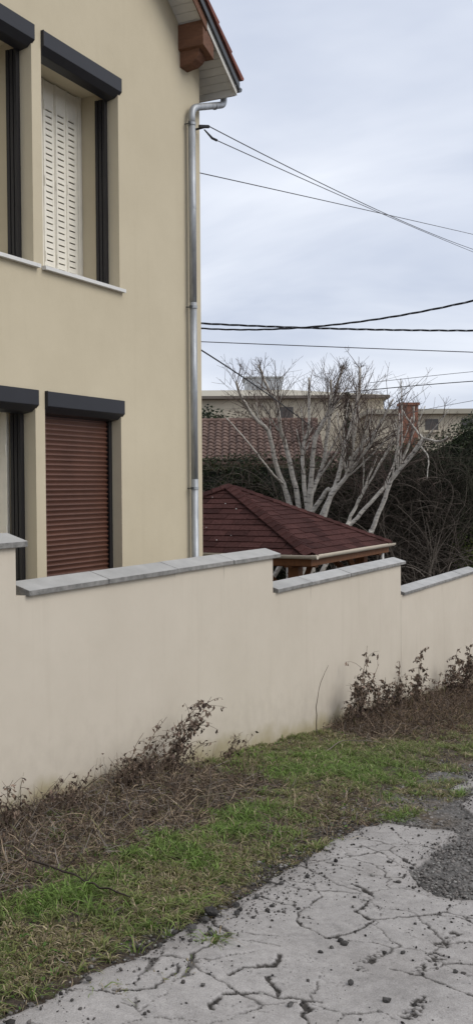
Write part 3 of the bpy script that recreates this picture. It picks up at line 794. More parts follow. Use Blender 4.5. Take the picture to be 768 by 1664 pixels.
    # eave edge, fascia
o = far_sh.build('rear_shingles', M['shingle'], groof); o['kind'] = 'stuff'
for i in range(4):   # caps along the hips
    a = co[i]; d = APX - a; Lh = d.length; d = d / Lh
    s = d.cross(Vector((0, 0, 1))).normalized(); n = int(Lh / .14)
    for q in range(n):
        p0 = a + d * (q * .14 + .0); p1 = a + d * min(q * .14 + .19, Lh)
        b = MB(); h0, h1 = .050, .036; dr = .048
        k = len(b.v)
        for p, h in ((p0, h0), (p1, h1)):
            for sgn, zz_ in ((-1, h - dr), (0, h), (1, h - dr)):
                b.v.append(tuple(p + s * sgn * .105 + Vector((0, 0, zz_ + .008))))
        for p, h in ((p0, h0), (p1, h1)):
            for sgn, zz_ in ((-1, h - dr), (0, h), (1, h - dr)):
                b.v.append(tuple(p + s * sgn * .105 + Vector((0, 0, zz_ - .002))))
        b.f += [[k, k + 1, k + 4, k + 3], [k + 1, k + 2, k + 5, k + 4], [k + 6, k + 7, k + 1, k], [k + 7, k + 8, k + 2, k + 1], [k + 9, k + 6, k, k + 3], [k + 8, k + 11, k + 5, k + 2]]
        b.build('hip_cap', M['shingle'], groof)
# pale gutters along two eaves, fascia, posts, braces
def gut_run(p0, p1, out, name='pavilion_gutter'):
    p0 = Vector(p0); p1 = Vector(p1); o_ = Vector(out); b = MB(); n = 8; r = .048
    prof = [(math.cos(math.pi + math.pi * j / n) * r, math.sin(math.pi + math.pi * j / n) * r) for j in range(n + 1)] + [(r - .006, 0.002)] + [(math.cos(math.pi * 2 - math.pi * j / n) * (r - .006), math.sin(math.pi * 2 - math.pi * j / n) * (r - .006)) for j in range(1, n)] + [(-r + .006, 0.002)]
    k = len(b.v); m_ = len(prof)
    for p in (p0, p1):
        for (u, w) in prof: b.v.append(tuple(p + o_ * u + Vector((0, 0, w))))
    for j in range(m_):
        j2 = (j + 1) % m_; b.f.append([k + j, k + j2, k + m_ + j2, k + m_ + j])
    b.f.append([k + j for j in range(n + 1)]); b.f.append([k + m_ + j for j in range(n + 1)][::-1])
    b.build('gutter', M['gutter_cream'], gaz)
gut_run((GX0 - .06, GY0 - .045, GZE + .01), (GX1 - .01, GY0 - .045, GZE + .01), (0, -1, 0))
gut_run((GX0 - .047, GY0 - .10, GZE + .012), (GX0 - .047, GY1 + .02, GZE + .012), (-1, 0, 0))
fb = .13
MB().box(GX0 + .02, GX1 - .02, GY0 + .02, GY0 + .045, GZE - fb, GZE - .032).build('fascia', M['wood'], gaz)
MB().box(GX0 + .02, GX0 + .045, GY0 + .046, GY1 - .02, GZE - fb, GZE - .032).build('fascia', M['wood'], gaz)
MB().box(GX1 - .045, GX1 - .02, GY0 + .046, GY1 - .02, GZE - fb, GZE - .032).build('fascia', M['wood'], gaz)
pi_ = .30
for px_ in (GX0 + pi_, GX1 - pi_):
    for py_ in (GY0 + pi_ + .06, GY1 - pi_):
        MB().box(px_ - .075, px_ + .075, py_ - .075, py_ + .075, float(gz(px_, py_)) - .05, GZE - .16).build('post', M['wood'], gaz, bevel=.006)
        sx = 1 if px_ < 13.7 else -1; sy = 1 if py_ < 7 else -1
        MB().tube([(px_ + sx * .05, py_, GZE - .62), (px_ + sx * .52, py_, GZE - .17)], .05, 4).build('brace', M['wood'], gaz)
        MB().tube([(px_, py_ + sy * .05, GZE - .62), (px_, py_ + sy * .52, GZE - .17)], .05, 4).build('brace', M['wood'], gaz)
for py_ in (GY0 + pi_ + .06, GY1 - pi_): MB().box(GX0 + .06, GX1 - .06, py_ - .05, py_ + .05, GZE - .158, GZE - .034).build('beam', M['wood'], gaz)
for px_ in (GX0 + pi_, GX1 - pi_): MB().box(px_ - .05, px_ + .05, GY0 + .06, GY1 - .06, GZE - .161, GZE - .14).build('tie_plate', M['wood'], gaz)
MB().tube([(15.0, 5.16, .60), (15.0, 5.16, float(gz(15, 5)))], .026, 8).build('downpipe', M['sill'], gaz, smooth=True)
# pale specks fallen on the darker roof face
sp = MB()
for q in range(16):
    t = random.uniform(.05, .95); w = random.uniform(.05, .9)
    base = co[3].lerp(co[0], t); p = base.lerp(APX, w) + Vector((-.3, 0, .9)) * .035
    s = random.uniform(.004, .008); sp.tube([p - Vector((s, 0, 0)), p + Vector((s, s * .6, .002))], [s * .7, s], 5)
setp(sp.build('fallen_petals', M['sill']), 'small pale specks fallen on the dark pavilion roof', 'debris', kind='stuff')

# ------------------------------------------------------------------ plants: shared builders
class Strands:
    """many thin tapering ribbons or 3-sided tubes with a colour each"""
    def __init__(s): s.v = []; s.f = []; s.c = []; s.n = 0
    def ribbons(s, P, W, side, C):
        """P (n,k,3) points, W (n,k) half widths, side (n,3), C (n,3)"""
        n, k, _ = P.shape
        A = P + side[:, None] * W[..., None]; B = P - side[:, None] * W[..., None]
        V = np.stack([A, B], 2).reshape(n, k * 2, 3)
        base = (np.arange(n) * k * 2)[:, None]
        fs = []
        for i in range(k - 1): fs.append(base + np.array([2 * i, 2 * i + 1, 2 * i + 3, 2 * i + 2])[None])
        s.v.append(V.reshape(-1, 3)); s.f.append(np.concatenate(fs, 0) + s.n); s.c.append(np.repeat(C, k * 2, 0)); s.n += n * k * 2
    def tubes(s, P, R, C):
        n, k, _ = P.shape
        T = np.gradient(P, axis=1); T /= np.linalg.norm(T, axis=2, keepdims=True) + 1e-9
        ref = np.array([.31, .57, .76]); a = np.cross(T, ref); a /= np.linalg.norm(a, axis=2, keepdims=True) + 1e-6; b = np.cross(T, a)
        rings = [P + (a * math.cos(w) + b * math.sin(w)) * R[..., None] for w in (0, 2.094, 4.189)]
        V = np.stack(rings, 2).reshape(n, k * 3, 3); base = (np.arange(n) * k * 3)[:, None]; fs = []
        for i in range(k - 1):
            for j in range(3):
                j2 = (j + 1) % 3; fs.append(base + np.array([3 * i + j, 3 * i + j2, 3 * i + 3 + j2, 3 * i + 3 + j])[None])
        s.v.append(V.reshape(-1, 3)); s.f.append(np.concatenate(fs, 0) + s.n); s.c.append(np.repeat(C, k * 3, 0)); s.n += n * k * 3
    def leaves(s, P, D, S, L_, Wd, C):
        """diamond-ish folded leaves: base P, direction D, side S, lengths, widths"""
        n = len(P); Nn = np.cross(D, S)
        p1 = P + D * (L_ * .45)[:, None] + S * (Wd * .5)[:, None] + Nn * (Wd * .18)[:, None]
        p2 = P + D * L_[:, None]; p3 = P + D * (L_ * .45)[:, None] - S * (Wd * .5)[:, None] + Nn * (Wd * .18)[:, None]
        pm = P + D * (L_ * .5)[:, None]
        V = np.stack([P, p1, p2, p3], 1).reshape(-1, 3); base = (np.arange(n) * 4)[:, None]
        s.v.append(V); s.f.append(base + np.array([0, 1, 2, 3])[None] + s.n); s.c.append(np.repeat(C, 4, 0)); s.n += n * 4
    def mesh(s, name): return fast_mesh(name, np.concatenate(s.v), np.concatenate(s.f), np.concatenate(s.c))

def rdir(n, zlo=-1, zhi=1):
    z = RNG.uniform(zlo, zhi, n); a = RNG.uniform(0, 2 * np.pi, n); r = np.sqrt(1 - z * z); return np.stack([r * np.cos(a), r * np.sin(a), z], 1)
def perp(D):
    S = np.cross(D, rdir(len(D))); return S / (np.linalg.norm(S, axis=1, keepdims=True) + 1e-9)
def lerpc(c1, c2, t): return np.array(c1)[None] * (1 - t[:, None]) + np.array(c2)[None] * t[:, None]

# ------------------------------------------------------------------ verge: grass, dry litter
def zone(X, Y):
    """share of green (0..1) and of dry tangle (0..1) over the verge"""
    n = fbm(X, Y, 1.7, 71); n2 = fbm(X, Y, 4.5, 72)
    dry = sm((Y - 3.02 - .35 * (n - .5)) / .25) * sm((7.6 - X + 1.2 * (n - .5)) / .9)
    dry = np.maximum(dry, sm((X - 9.3 + 1.6 * (n - .5)) / .8) * sm((Y - 2.75 - .8 * (n2 - .5) + (X - 12) * .02) / .3))
    dry = np.maximum(dry, .85 * sm((.42 - np.hypot((X - 6.5) / 1.1, (Y - 2.62) / .36) * .42) / .12) * (n2 > .42))
    edge = sm((Y - 2.30 - .18 * (n - .5)) / .22)
    g = (1 - dry * .93) * edge * np.clip(.35 + 1.5 * (n2 - .25), .12, 1.2)
    bare = sm((X - 6.9) / .8) * sm((2.95 - Y + .5 * (n - .5)) / .25) * (fbm(X, Y, 3.2, 74) < .53)
    g = g * (1 - .85 * bare); dry = dry * (1 - .7 * bare)
    tuft = sm((.33 - np.hypot((X - 7.6) / 1.1, (Y - 2.32) / .26) * .33) / .1)
    g = np.maximum(g, tuft * np.clip(n2 * 1.3, 0, 1) * .8)
    return g, dry, n, n2
def scatter(n, x0, x1, y0, y1, pw=1.0):
    X = x0 + (x1 - x0) * RNG.random(n) ** pw; Y = RNG.uniform(y0, y1, n); return X, Y
def soilz(X, Y): return gz(X, Y) + 0.05 * (fbm(X, Y, 3.5, 3) - .5)

gs = Strands()
X, Y = scatter(150000, 2.3, 15.0, 2.1, 4.13, 1.4)
g, dry, n_, n2_ = zone(X, Y); keep = RNG.random(len(X)) < g * .9; X, Y = X[keep], Y[keep]; outw = RNG.normal(0, .95, (len(X), 2)); big = np.zeros(len(X))
# tufts: blades that spring from one root and arch outward
TX, TY = scatter(11000, 2.3, 14.5, 2.1, 4.13, 1.4); g, dry, n_, n2_ = zone(TX, TY); keep = RNG.random(len(TX)) < g * 1.0; TX, TY = TX[keep], TY[keep]
for (qx, qy, cnt_, sx_, sy_) in ((3.38, 2.11, 26, .07, .02), (3.55, 2.09, 18, .05, .02), (3.92, 2.12, 14, .05, .03), (3.25, 2.2, 8, .03, .03), (4.25, 2.26, 10, .05, .03)):
    TX = np.concatenate([TX, RNG.normal(qx, sx_, cnt_)]); TY = np.concatenate([TY, RNG.normal(qy, sy_, cnt_)])
nt_ = RNG.integers(8, 26, len(TX)); ti = np.repeat(np.arange(len(TX)), nt_); a_ = RNG.uniform(0, 6.283, len(ti)); rr_ = np.abs(RNG.normal(0, .016, len(ti)))
X = np.concatenate([X, TX[ti] + np.cos(a_) * rr_]); Y = np.concatenate([Y, np.minimum(TY[ti] + np.sin(a_) * rr_, 4.12)])
sp_ = RNG.uniform(.3, 1.5, len(ti)); outw = np.concatenate([outw, np.stack([np.cos(a_), np.sin(a_)], 1) * sp_[:, None]]); big = np.concatenate([big, np.repeat(RNG.uniform(.3, 1.0, len(TX)), nt_)])
nb = len(X); Z = soilz(X, Y)
vig = np.clip((.5 * fbm(X, Y, 2.4, 77) + .5 * fbm(X, Y, 8.5, 78) - .40) * 4.4, 0, 1)          # lush or tired patches
for (qx, qy, rx_, ry_, am) in ((4.95, 2.84, .5, .2, .5), (3.85, 2.9, .3, .16, .45), (8.15, 3.45, .9, .3, .55), (5.9, 2.95, .6, .16, .35), (7.0, 3.3, .6, .25, .3), (8.6, 2.95, .7, .18, .3)):
    vig = np.clip(vig + am * np.exp(-((X - qx) / rx_) ** 2 - ((Y - qy) / ry_) ** 2) * (.3 + 1.3 * fbm(X, Y, 7, 79)), 0, 1.1)
Lg = RNG.uniform(.022, .058, nb) * (.5 + .55 * vig) * (1 + .7 * big); lean = outw
P = np.zeros((nb, 4, 3)); P[:, 0] = np.stack([X, Y, Z - .004], 1); lm = np.minimum(1, np.hypot(lean[:, 0], lean[:, 1]) / 1.7)
for q, (h, fz) in enumerate(((.20, .46), (.42, .30), (.62, .02))):
    P[:, q + 1] = P[:, q] + np.stack([lean[:, 0] * Lg * h, lean[:, 1] * Lg * h, Lg * (fz - lm * (.02, .14, .34)[q])], 1)
P[..., 1] = np.minimum(P[..., 1], 4.124)
w = (RNG.uniform(.0011, .0026, nb) * (1 + .45 * big))[:, None] * np.array([.9, 1, .75, .1])[None]
aa = np.arctan2(lean[:, 1], lean[:, 0]) + np.pi / 2 + RNG.normal(0, .5, nb); side = np.stack([np.cos(aa), np.sin(aa), RNG.normal(0, .2, nb)], 1)
t = np.clip(.85 * vig + .35 * RNG.random(nb) - .1, 0, 1)
vig = vig * (1 - .25 * sm((X - 7.8) / 1.5)); t = t * (1 - .25 * sm((X - 7.8) / 1.5))
Cg = lerpc((.205, .178, .078), (.142, .222, .048), t)
straw = RNG.random(nb) < (.50 - .38 * vig)
Cg[straw] = lerpc((.40, .335, .215), (.20, .152, .095), RNG.random(straw.sum()))
Cg *= (.45 + 1.1 * RNG.random(nb))[:, None]
gs.ribbons(P, w, side, Cg)
# broader clover and plantain leaves low in the grass
ii = RNG.choice(nb, 6200)
Dl = rdir(6200, .05, .7); gs.leaves(np.stack([X[ii], Y[ii], Z[ii] + .008], 1), Dl, perp(Dl), RNG.uniform(.014, .045, 6200), RNG.uniform(.007, .016, 6200), lerpc((.10, .18, .035), (.06, .13, .025), RNG.random(6200)) * RNG.uniform(.7, 1.3, 6200)[:, None])
o = link('grass', gs.mesh('grass'), M['leaf']); setp(o, 'short patchy green grass along the verge', 'grass', kind='stuff')

ds = Strands()
def hump(X, Y): return (.045 + .11 * np.exp(-((X - 6.3) / .7) ** 2) + .065 * sm((X - 9.9) / .8)) * sm((Y - 2.95) / .7) * (.4 + 1.1 * fbm(X, Y, 2.3, 88))
X, Y = scatter(100000, 2.4, 16.5, 2.3, 4.12, 1.3)
g, dry, n_, n2_ = zone(X, Y)
keep = RNG.random(len(X)) < np.clip(dry * .86 + .06 + .12 * sm((Y - 2.25) / .3) * (n2_ > .48), 0, 1)
X, Y, dry = X[keep], Y[keep], dry[keep]; nd = len(X)
Hm = hump(X, Y) * dry
Zb = soilz(X, Y) + Hm * RNG.random(nd) ** .55
Ls = RNG.uniform(.03, .16, nd) * (1 + .5 * (RNG.random(nd) < .1)) * (.5 + .5 * dry)
az = RNG.uniform(0, 2 * np.pi, nd); el = RNG.normal(.22, .55, nd) * (.35 + .65 * dry)
D0 = np.stack([np.cos(az) * np.cos(el), np.sin(az) * np.cos(el), np.sin(el)], 1)
bend = RNG.normal(0, .5, (nd, 3)); bend[:, 2] -= .45
P = np.zeros((nd, 4, 3)); P[:, 0] = np.stack([X, Y, Zb], 1)
for i in range(1, 4):
    D0 = D0 + bend * .33; D0 /= np.linalg.norm(D0, axis=1, keepdims=True); P[:, i] = P[:, i - 1] + D0 * (Ls / 3)[:, None]
P[..., 2] = np.maximum(P[..., 2], (soilz(P[..., 0], P[..., 1]) + .003)); P[..., 1] = np.minimum(P[..., 1], 4.122)
w = (.0008 + .0026 * RNG.random(nd) ** 1.6)[:, None] * np.array([1, 1, .8, .3])[None]
t = RNG.random(nd) ** 1.5
Cd = lerpc((.066, .045, .034), (.42, .325, .222), t ** 1.1); olive = RNG.random(nd) < .10; Cd[olive] = lerpc((.10, .10, .035), (.19, .18, .075), RNG.random(olive.sum())); grey = RNG.random(nd) < .27; Cd[grey] = lerpc((.11, .092, .082), (.28, .245, .21), RNG.random(grey.sum()))
# strip of plants on the far side is darker, redder brown
far = sm((X - 9.5) / 1.5)[:, None]; Cd = Cd * (1 - far * .22) * (1 - far * np.array([0, .08, .14])[None])
ds.ribbons(P, w, perp(D0), Cd)
# upright dead stems standing in the litter near the wall
X, Y = scatter(5200, 4.2, 16.0, 3.2, 4.1, 1.0); g, dry2, n_, n2_ = zone(X, Y); keep = RNG.random(len(X)) < dry2 * sm((Y - 3.1) / .7) * np.where(X > 9.6, .6, .55 * np.exp(-((X - 6.2) / 1.3) ** 2) + .18); X, Y = X[keep], Y[keep]; nu = len(X)
Lu = RNG.uniform(.08, .36, nu) * np.where(X > 9.6, .72, np.where(X < 5.7, .45, .85)); D1 = np.stack([RNG.normal(.18, .35, nu), RNG.normal(-.05, .22, nu), np.ones(nu)], 1); D1 /= np.linalg.norm(D1, axis=1, keepdims=True)
PU = np.zeros((nu, 5, 3)); PU[:, 0] = np.stack([X, Y, soilz(X, Y)], 1)
for i in range(1, 5):
    D1 = D1 + RNG.normal(0, .12, (nu, 3)) + np.array([0, 0, -.06]); D1 /= np.linalg.norm(D1, axis=1, keepdims=True); PU[:, i] = PU[:, i - 1] + D1 * (Lu / 4)[:, None]
PU[..., 1] = np.minimum(PU[..., 1], 4.11)
ds.tubes(PU, RNG.uniform(.0012, .003, nu)[:, None] * np.array([1, .9, .8, .6, .35])[None], lerpc((.070, .049, .038), (.32, .24, .17), RNG.random(nu) ** 1.5))
nw = 9000; ii = RNG.choice(nu, nw); jj = RNG.integers(1, 5, nw); Dl = rdir(nw, -1, .1)
ds.leaves(PU[ii, jj] + RNG.normal(0, .012, (nw, 3)) * np.array([1, .2, 1]), Dl, perp(Dl), RNG.uniform(.012, .036, nw), RNG.uniform(.006, .016, nw), lerpc((.045, .031, .024), (.15, .10, .068), RNG.random(nw) ** 1.5))
nl = 26000; ii = RNG.choice(nd, nl); Dl = rdir(nl, -.6, .6)
ds.leaves(P[ii, 1] + RNG.normal(0, .012, (nl, 3)) * np.array([1, .3, 1]), Dl, perp(Dl), RNG.uniform(.008, .028, nl), RNG.uniform(.004, .011, nl), (lerpc((.06, .042, .032), (.19, .135, .09), RNG.random(nl) ** 1.4)) * (1 - .3 * far[ii]))
o = link('dry_litter', ds.mesh('dry_litter'), M['tint']); setp(o, 'tangled brown dead stalks and leaves along the wall foot', 'dry grass', kind='stuff')

# ------------------------------------------------------------------ dead weeds standing at the wall, each one a plant
def weed(base, tips, label, leaf_n=60, seed=1, thick=.0035, leaf=(.014, .040), dark=1.0, name='dead_weed', branches=5):
    rs = np.random.default_rng(seed); S = Strands(); base = np.array(base, float); leaf_n = int(leaf_n * 2.3); branches += 4; thick *= 1.15
    tips = list(tips); t0 = np.array(tips[0], float)
    for q in range(5): tips.append(tuple(base + (t0 - base) * rs.uniform(.4, .9) + rs.normal(0, .11, 3) * np.array([1, .35, .4])))
    LP, LD = [], []
    for tip in tips:
        tip = np.array(tip, float); n = 9; b0 = base + rs.normal(0, .025, 3) * np.array([1, .6, 0]); b0[1] = min(b0[1], 4.08)
        tt = np.linspace(0, 1, n)[:, None]
        bow = rs.normal(0, .06, 3) * np.linalg.norm(tip - b0); bow[1] *= .4
        P = b0 * (1 - tt) + tip * tt + bow * (4 * tt * (1 - tt)) + rs.normal(0, .006, (n, 3)) * np.array([1, .4, 1]); P[:, 1] = np.minimum(P[:, 1], 4.10)
        R = np.linspace(thick, thick * .3, n); c = np.array([[.135, .100, .075]]) * rs.uniform(.6, 1.4)
        S.tubes(P[None], R[None], c)
        Lt = np.linalg.norm(tip - b0)
        for q in range(branches):
            u = rs.uniform(.25, .98); i = min(int(u * (n - 1)), n - 2); p = P[i] + (P[i + 1] - P[i]) * (u * (n - 1) - i)
            d = rs.normal(0, 1, 3); d[1] *= .5; d[2] = abs(d[2]) * .6 + .1; d /= np.linalg.norm(d); L_ = Lt * rs.uniform(.12, .42) * (1.15 - u * .6)
            k = 5; B = np.zeros((k, 3)); B[0] = p
            for z in range(1, k): d = d + np.array([0, 0, -.22]) + rs.normal(0, .12, 3); d /= np.linalg.norm(d); B[z] = B[z - 1] + d * L_ / (k - 1)
            B[:, 1] = np.minimum(B[:, 1], 4.11)
            S.tubes(B[None], np.linspace(thick * .45, thick * .2, k)[None], c * 1.1)
            for z in range(max(1, int(leaf_n / len(tips) / branches))):
                f_ = rs.uniform(.2, 1); j = min(int(f_ * (k - 1)), k - 2); LP.append(B[j] + (B[j + 1] - B[j]) * rs.random()); 
        for z in range(int(leaf_n / len(tips) * .22)):
            u = rs.beta(1.6, 1.5) * .95; i = min(int(u * (n - 1)), n - 2); LP.append(P[i] + (P[i + 1] - P[i]) * rs.random() + rs.normal(0, .01, 3))
    LP = np.array(LP); m_ = len(LP)
    D = rs.normal(0, .55, (m_, 3)); D[:, 2] = -np.abs(rs.normal(.9, .4, m_)); D /= np.linalg.norm(D, axis=1, keepdims=True)
    Sd = np.cross(D, rs.normal(0, 1, (m_, 3))); Sd /= np.linalg.norm(Sd, axis=1, keepdims=True)
    ln = rs.uniform(leaf[0], leaf[1], m_); LP[:, 1] = np.minimum(LP[:, 1], 4.09)
    col = (np.array([.118, .086, .064])[None] * rs.uniform(.3, 2.3, (m_, 1)) + rs.normal(0, .003, (m_, 3)).clip(-.006, .01)) * dark
    # curled leaf: two folded halves
    S.leaves(LP, D, Sd, ln, ln * rs.uniform(.35, .7, m_), col)
    S.leaves(LP + D * (ln * .5)[:, None], D + Sd * .5, np.cross(D, Sd), ln * .6, ln * rs.uniform(.3, .5, m_), col * .85)
    o = link(name, S.mesh(name), M['tint']); setp(o, label, 'dead weed', 'dead weeds along the wall'); return o
weed((6.03, 3.97, -.55), [(6.39, 3.82, -.06), (6.12, 3.85, -.12), (5.95, 3.8, -.28), (6.25, 3.75, -.24)], 'tall wilted brown weed leaning right, middle of the wall, shorter left stem', 150, 3, .0045, (.018, .045))
weed((6.36, 3.95, -.58), [(7.07, 3.82, -.03), (6.72, 3.85, -.22), (6.60, 3.8, -.30), (6.9, 3.78, -.33)], 'tallest leaning dead weed with drooping dark leaves, mid wall', 190, 4, .005, (.018, .048), branches=7)
weed((4.72, 3.9, -.42), [(4.62, 3.78, -.06), (4.70, 3.78, -.10), (4.60, 3.75, -.20)], 'wilted dark weed cut off at the left edge of the photo', 80, 5, .004, (.02, .05))
weed((4.98, 3.95, -.42), [(5.13, 3.85, -.22), (5.05, 3.88, -.30)], 'small weed with one dark curled seed head near the left edge', 22, 6, .003)
weed((5.32, 3.93, -.46), [(5.52, 3.85, -.20), (5.40, 3.85, -.25), (5.22, 3.8, -.30)], 'low brown weed between the left edge and the tall leaning weeds', 42, 7, .003)
weed((10.34, 3.9, -1.02), [(10.66, 3.84, -.14), (10.40, 3.84, -.42), (10.92, 3.8, -.38), (10.55, 3.8, -.60)], 'tallest upright dead weed right of the lone stick', 260, 8, .006, (.022, .055), branches=9)
weed((10.95, 3.88, -1.10), [(11.20, 3.82, -.58), (10.95, 3.8, -.62), (11.35, 3.8, -.70)], 'dense dead weed just right of the tallest upright one', 230, 9, .0055, (.022, .05))
weed((11.75, 3.9, -1.16), [(11.85, 3.86, -.50), (12.05, 3.84, -.72), (11.70, 3.82, -.74)], 'dead weed standing in front of the crack between wall sections', 200, 10, .0055, (.022, .05))
weed((12.42, 3.9, -1.22), [(12.62, 3.84, -.48), (12.45, 3.82, -.66), (12.85, 3.82, -.72)], 'dead weed with round brown leaves right of the wall crack', 230, 12, .0055, (.024, .055))
weed((13.25, 3.85, -1.32), [(13.35, 3.8, -.88), (13.1, 3.8, -.92)], 'short dead weed in the gap before the right edge', 80, 13, .004)
weed((13.95, 3.86, -1.38), [(14.28, 3.82, -.70), (14.05, 3.8, -.92), (14.5, 3.8, -.90)], 'tall dead weed second from the right edge', 260, 14, .006, (.024, .055))
weed((14.75, 3.84, -1.48), [(14.95, 3.80, -.74), (14.70, 3.8, -.95), (15.2, 3.8, -.9)], 'dead weed standing at the right edge of the photo', 280, 15, .006, (.024, .055))
weed((7.55, 3.98, -.70), [(7.72, 3.9, -.48), (7.95, 3.88, -.52), (7.40, 3.9, -.55)], 'low dry tuft where the brown litter turns to green grass', 30, 16, .003)
def stick(pts, r0, r1, label, col, name='fallen_stick', sides=True):
    S = Strands(); pts = np.array(pts, float); k = 14
    tt = np.linspace(0, len(pts) - 1, k); P = np.stack([np.interp(tt, np.arange(len(pts)), pts[:, i]) for i in range(3)], 1)
    P += RNG.normal(0, .004, P.shape); S.tubes(P[None], np.linspace(r0, r1, k)[None], np.array([col]))
    if sides:
        for q in range(3):
            i = random.randint(4, k - 3); d = rdir(1, 0, .6)[0]; d[1] *= .5; B = P[i][None] + d[None] * np.linspace(0, random.uniform(.06, .14), 4)[:, None]
            S.tubes(B[None], np.linspace(r1, r1 * .5, 4)[None], np.array([col]))
    return setp(link(name, S.mesh(name), M['tint']), label, 'stick')
stick([(9.66, 4.02, -.95), (9.60, 4.0, -.60), (9.68, 3.98, -.36), (9.83, 3.96, -.235)], .006, .002, 'lone thin upright dry stem against the wall', (.11, .088, .068), 'upright_stem', False)
stick([(4.15, 3.30, -.27), (4.12, 3.03, -.29), (4.09, 2.83, -.31), (4.12, 2.66, -.35)], .007, .004, 'dark fallen stick lying in the litter at the left', (.045, .034, .028))
stick([(8.57, 3.50, -.80), (9.1, 3.55, -.80), (9.36, 3.35, -.84), (9.53, 3.16, -.92)], .007, .003, 'pale bent twig lying on grass below the upright stem', (.20, .17, .135))
stick([(5.9, 3.35, -.44), (6.3, 3.1, -.46), (6.5, 2.95, -.52)], .0045, .002, 'straw coloured stalk lying across the brown litter', (.20, .17, .12), 'fallen_stalk', False)

# ------------------------------------------------------------------ gravel and stones
def lump(s, rs):
    ico = [(0, 0, 1), (.894, 0, .447), (.276, .851, .447), (-.724, .526, .447), (-.724, -.526, .447), (.276, -.851, .447), (.724, .526, -.447), (-.276, .851, -.447), (-.894, 0, -.447), (-.276, -.851, -.447), (.724, -.526, -.447), (0, 0, -1)]
    fc = [(0, 1, 2), (0, 2, 3), (0, 3, 4), (0, 4, 5), (0, 5, 1), (1, 6, 2), (2, 7, 3), (3, 8, 4), (4, 9, 5), (5, 10, 1), (6, 7, 2), (7, 8, 3), (8, 9, 4), (9, 10, 5), (10, 6, 1), (11, 7, 6), (11, 8, 7), (11, 9, 8), (11, 10, 9), (11, 6, 10)]
    return np.array(ico), np.array(fc)
ICO, ICF = lump(1, None)
def road_z(X, Y):
    sd, ck = road_masks(X, Y); sl_ = np.clip(sd / .010 + .5, 0, 1)
    return gz(X, Y) + sl_ * .030 + (fbm(X, Y, 1.6, 13) - .5) * .035 * sl_ - ck * sl_ * .012, sd, ck
X = RNG.uniform(2.5, 9.4, 110000); Y = RNG.uniform(.7, 2.66, 110000)
Zr, sdv, ck = road_z(X, Y)
clus = fbm(X, Y, 2.4, 91)
p = np.where(sdv > 0, .010 + .10 * np.clip(clus - .52, 0, 1) * 2 + .40 * (ck > .35) + .26 * np.exp(-np.maximum(sdv, 0) / .06), .5)
p += .15 * np.exp(-((X - 4.75) / .6) ** 2 - ((Y - 2.17) / .12) ** 2) + .2 * np.exp(-((X - 4.1) / .25) ** 2 - ((Y - 2.22) / .1) ** 2)
p = np.where(Y > 2.42, p * sm((2.62 - Y) / .2), p); p = np.where((X > 6.6) & (Y > 2.3) & (fbm(X, Y, 3.2, 74) < .55), .22, p)
k_ = RNG.random(len(X)) < p; X, Y, Zr, sdv, ck = X[k_], Y[k_], Zr[k_], sdv[k_], ck[k_]; ng = len(X)
print('gravel', ng)
S_ = .0022 + .0075 * RNG.random(ng) ** 3.2 + .007 * (RNG.random(ng) < .03); S_ = np.where(sdv < 0, S_ * 1.15, S_)
sc = RNG.uniform(.65, 1.25, (ng, 1, 3)) * np.array([1, 1, .75]); jit = RNG.uniform(.75, 1.2, (ng, 12, 1))
V = ICO[None] * sc * jit * S_[:, None, None]; a_ = RNG.uniform(0, 6.28, ng); ca, sa = np.cos(a_)[:, None], np.sin(a_)[:, None]
V = np.stack([V[..., 0] * ca - V[..., 1] * sa, V[..., 0] * sa + V[..., 1] * ca, V[..., 2]], -1)
V += np.stack([X, Y, Zr + S_ * .45], 1)[:, None]
gcol = np.where(sdv < 0, np.where((X < 6.7) & (Y > 2.15), .75, 1.4), .8)[:, None] * np.array([.075, .069, .064])[None] * RNG.uniform(.35, 2.3, (ng, 1)); pale = RNG.random(ng) < np.where(sdv < 0, .16, .06); gcol[pale] = np.array([.24, .23, .215]) * RNG.uniform(.7, 1.2, (pale.sum(), 1))
Fg = (ICF[None] + (np.arange(ng) * 12)[:, None, None]).reshape(-1, 3)
setp(link('gravel', fast_mesh('gravel', V.reshape(-1, 3), Fg, np.repeat(gcol, 12, 0)), M['tintstone']), 'loose dark gravel strewn over the broken lane', 'gravel', kind='stuff')
STONES = [(4.23, 2.29, 24), (3.98, 2.26, 14), (3.98, 2.16, 14), (3.71, 2.26, 12), (3.25, 2.3, 12), (3.32, 2.37, 9), (4.27, 1.67, 10), (4.09, 1.69, 8), (4.24, 1.64, 11), (4.17, 1.67, 7), (3.82, 1.45, 12), (3.72, 1.27, 13), (4.19, 1.13, 9), (3.5, 1.57, 11), (4.29, 1.39, 8), (3.48, 1.93, 9),
          (4.60, 2.24, 9), (4.42, 2.26, 10), (4.85, 2.22, 9), (5.05, 2.16, 8), (4.52, 2.12, 8), (4.30, 2.20, 10), (4.12, 2.27, 12), (3.9, 2.30, 10)]
SL = {0: 'largest dark stone where the grass meets the broken lane', 1: 'dark stone left of the largest one at the lane edge', 2: 'dark stone on the concrete just below the largest one', 3: 'dark stone alone on pale concrete, left of the largest one', 4: 'dark stone nearest the bottom left corner', 11: 'flattish dark stone near the bottom right of the lane', 10: 'rounded dark stone alone in the lower middle of the lane'}
rs = np.random.default_rng(5)
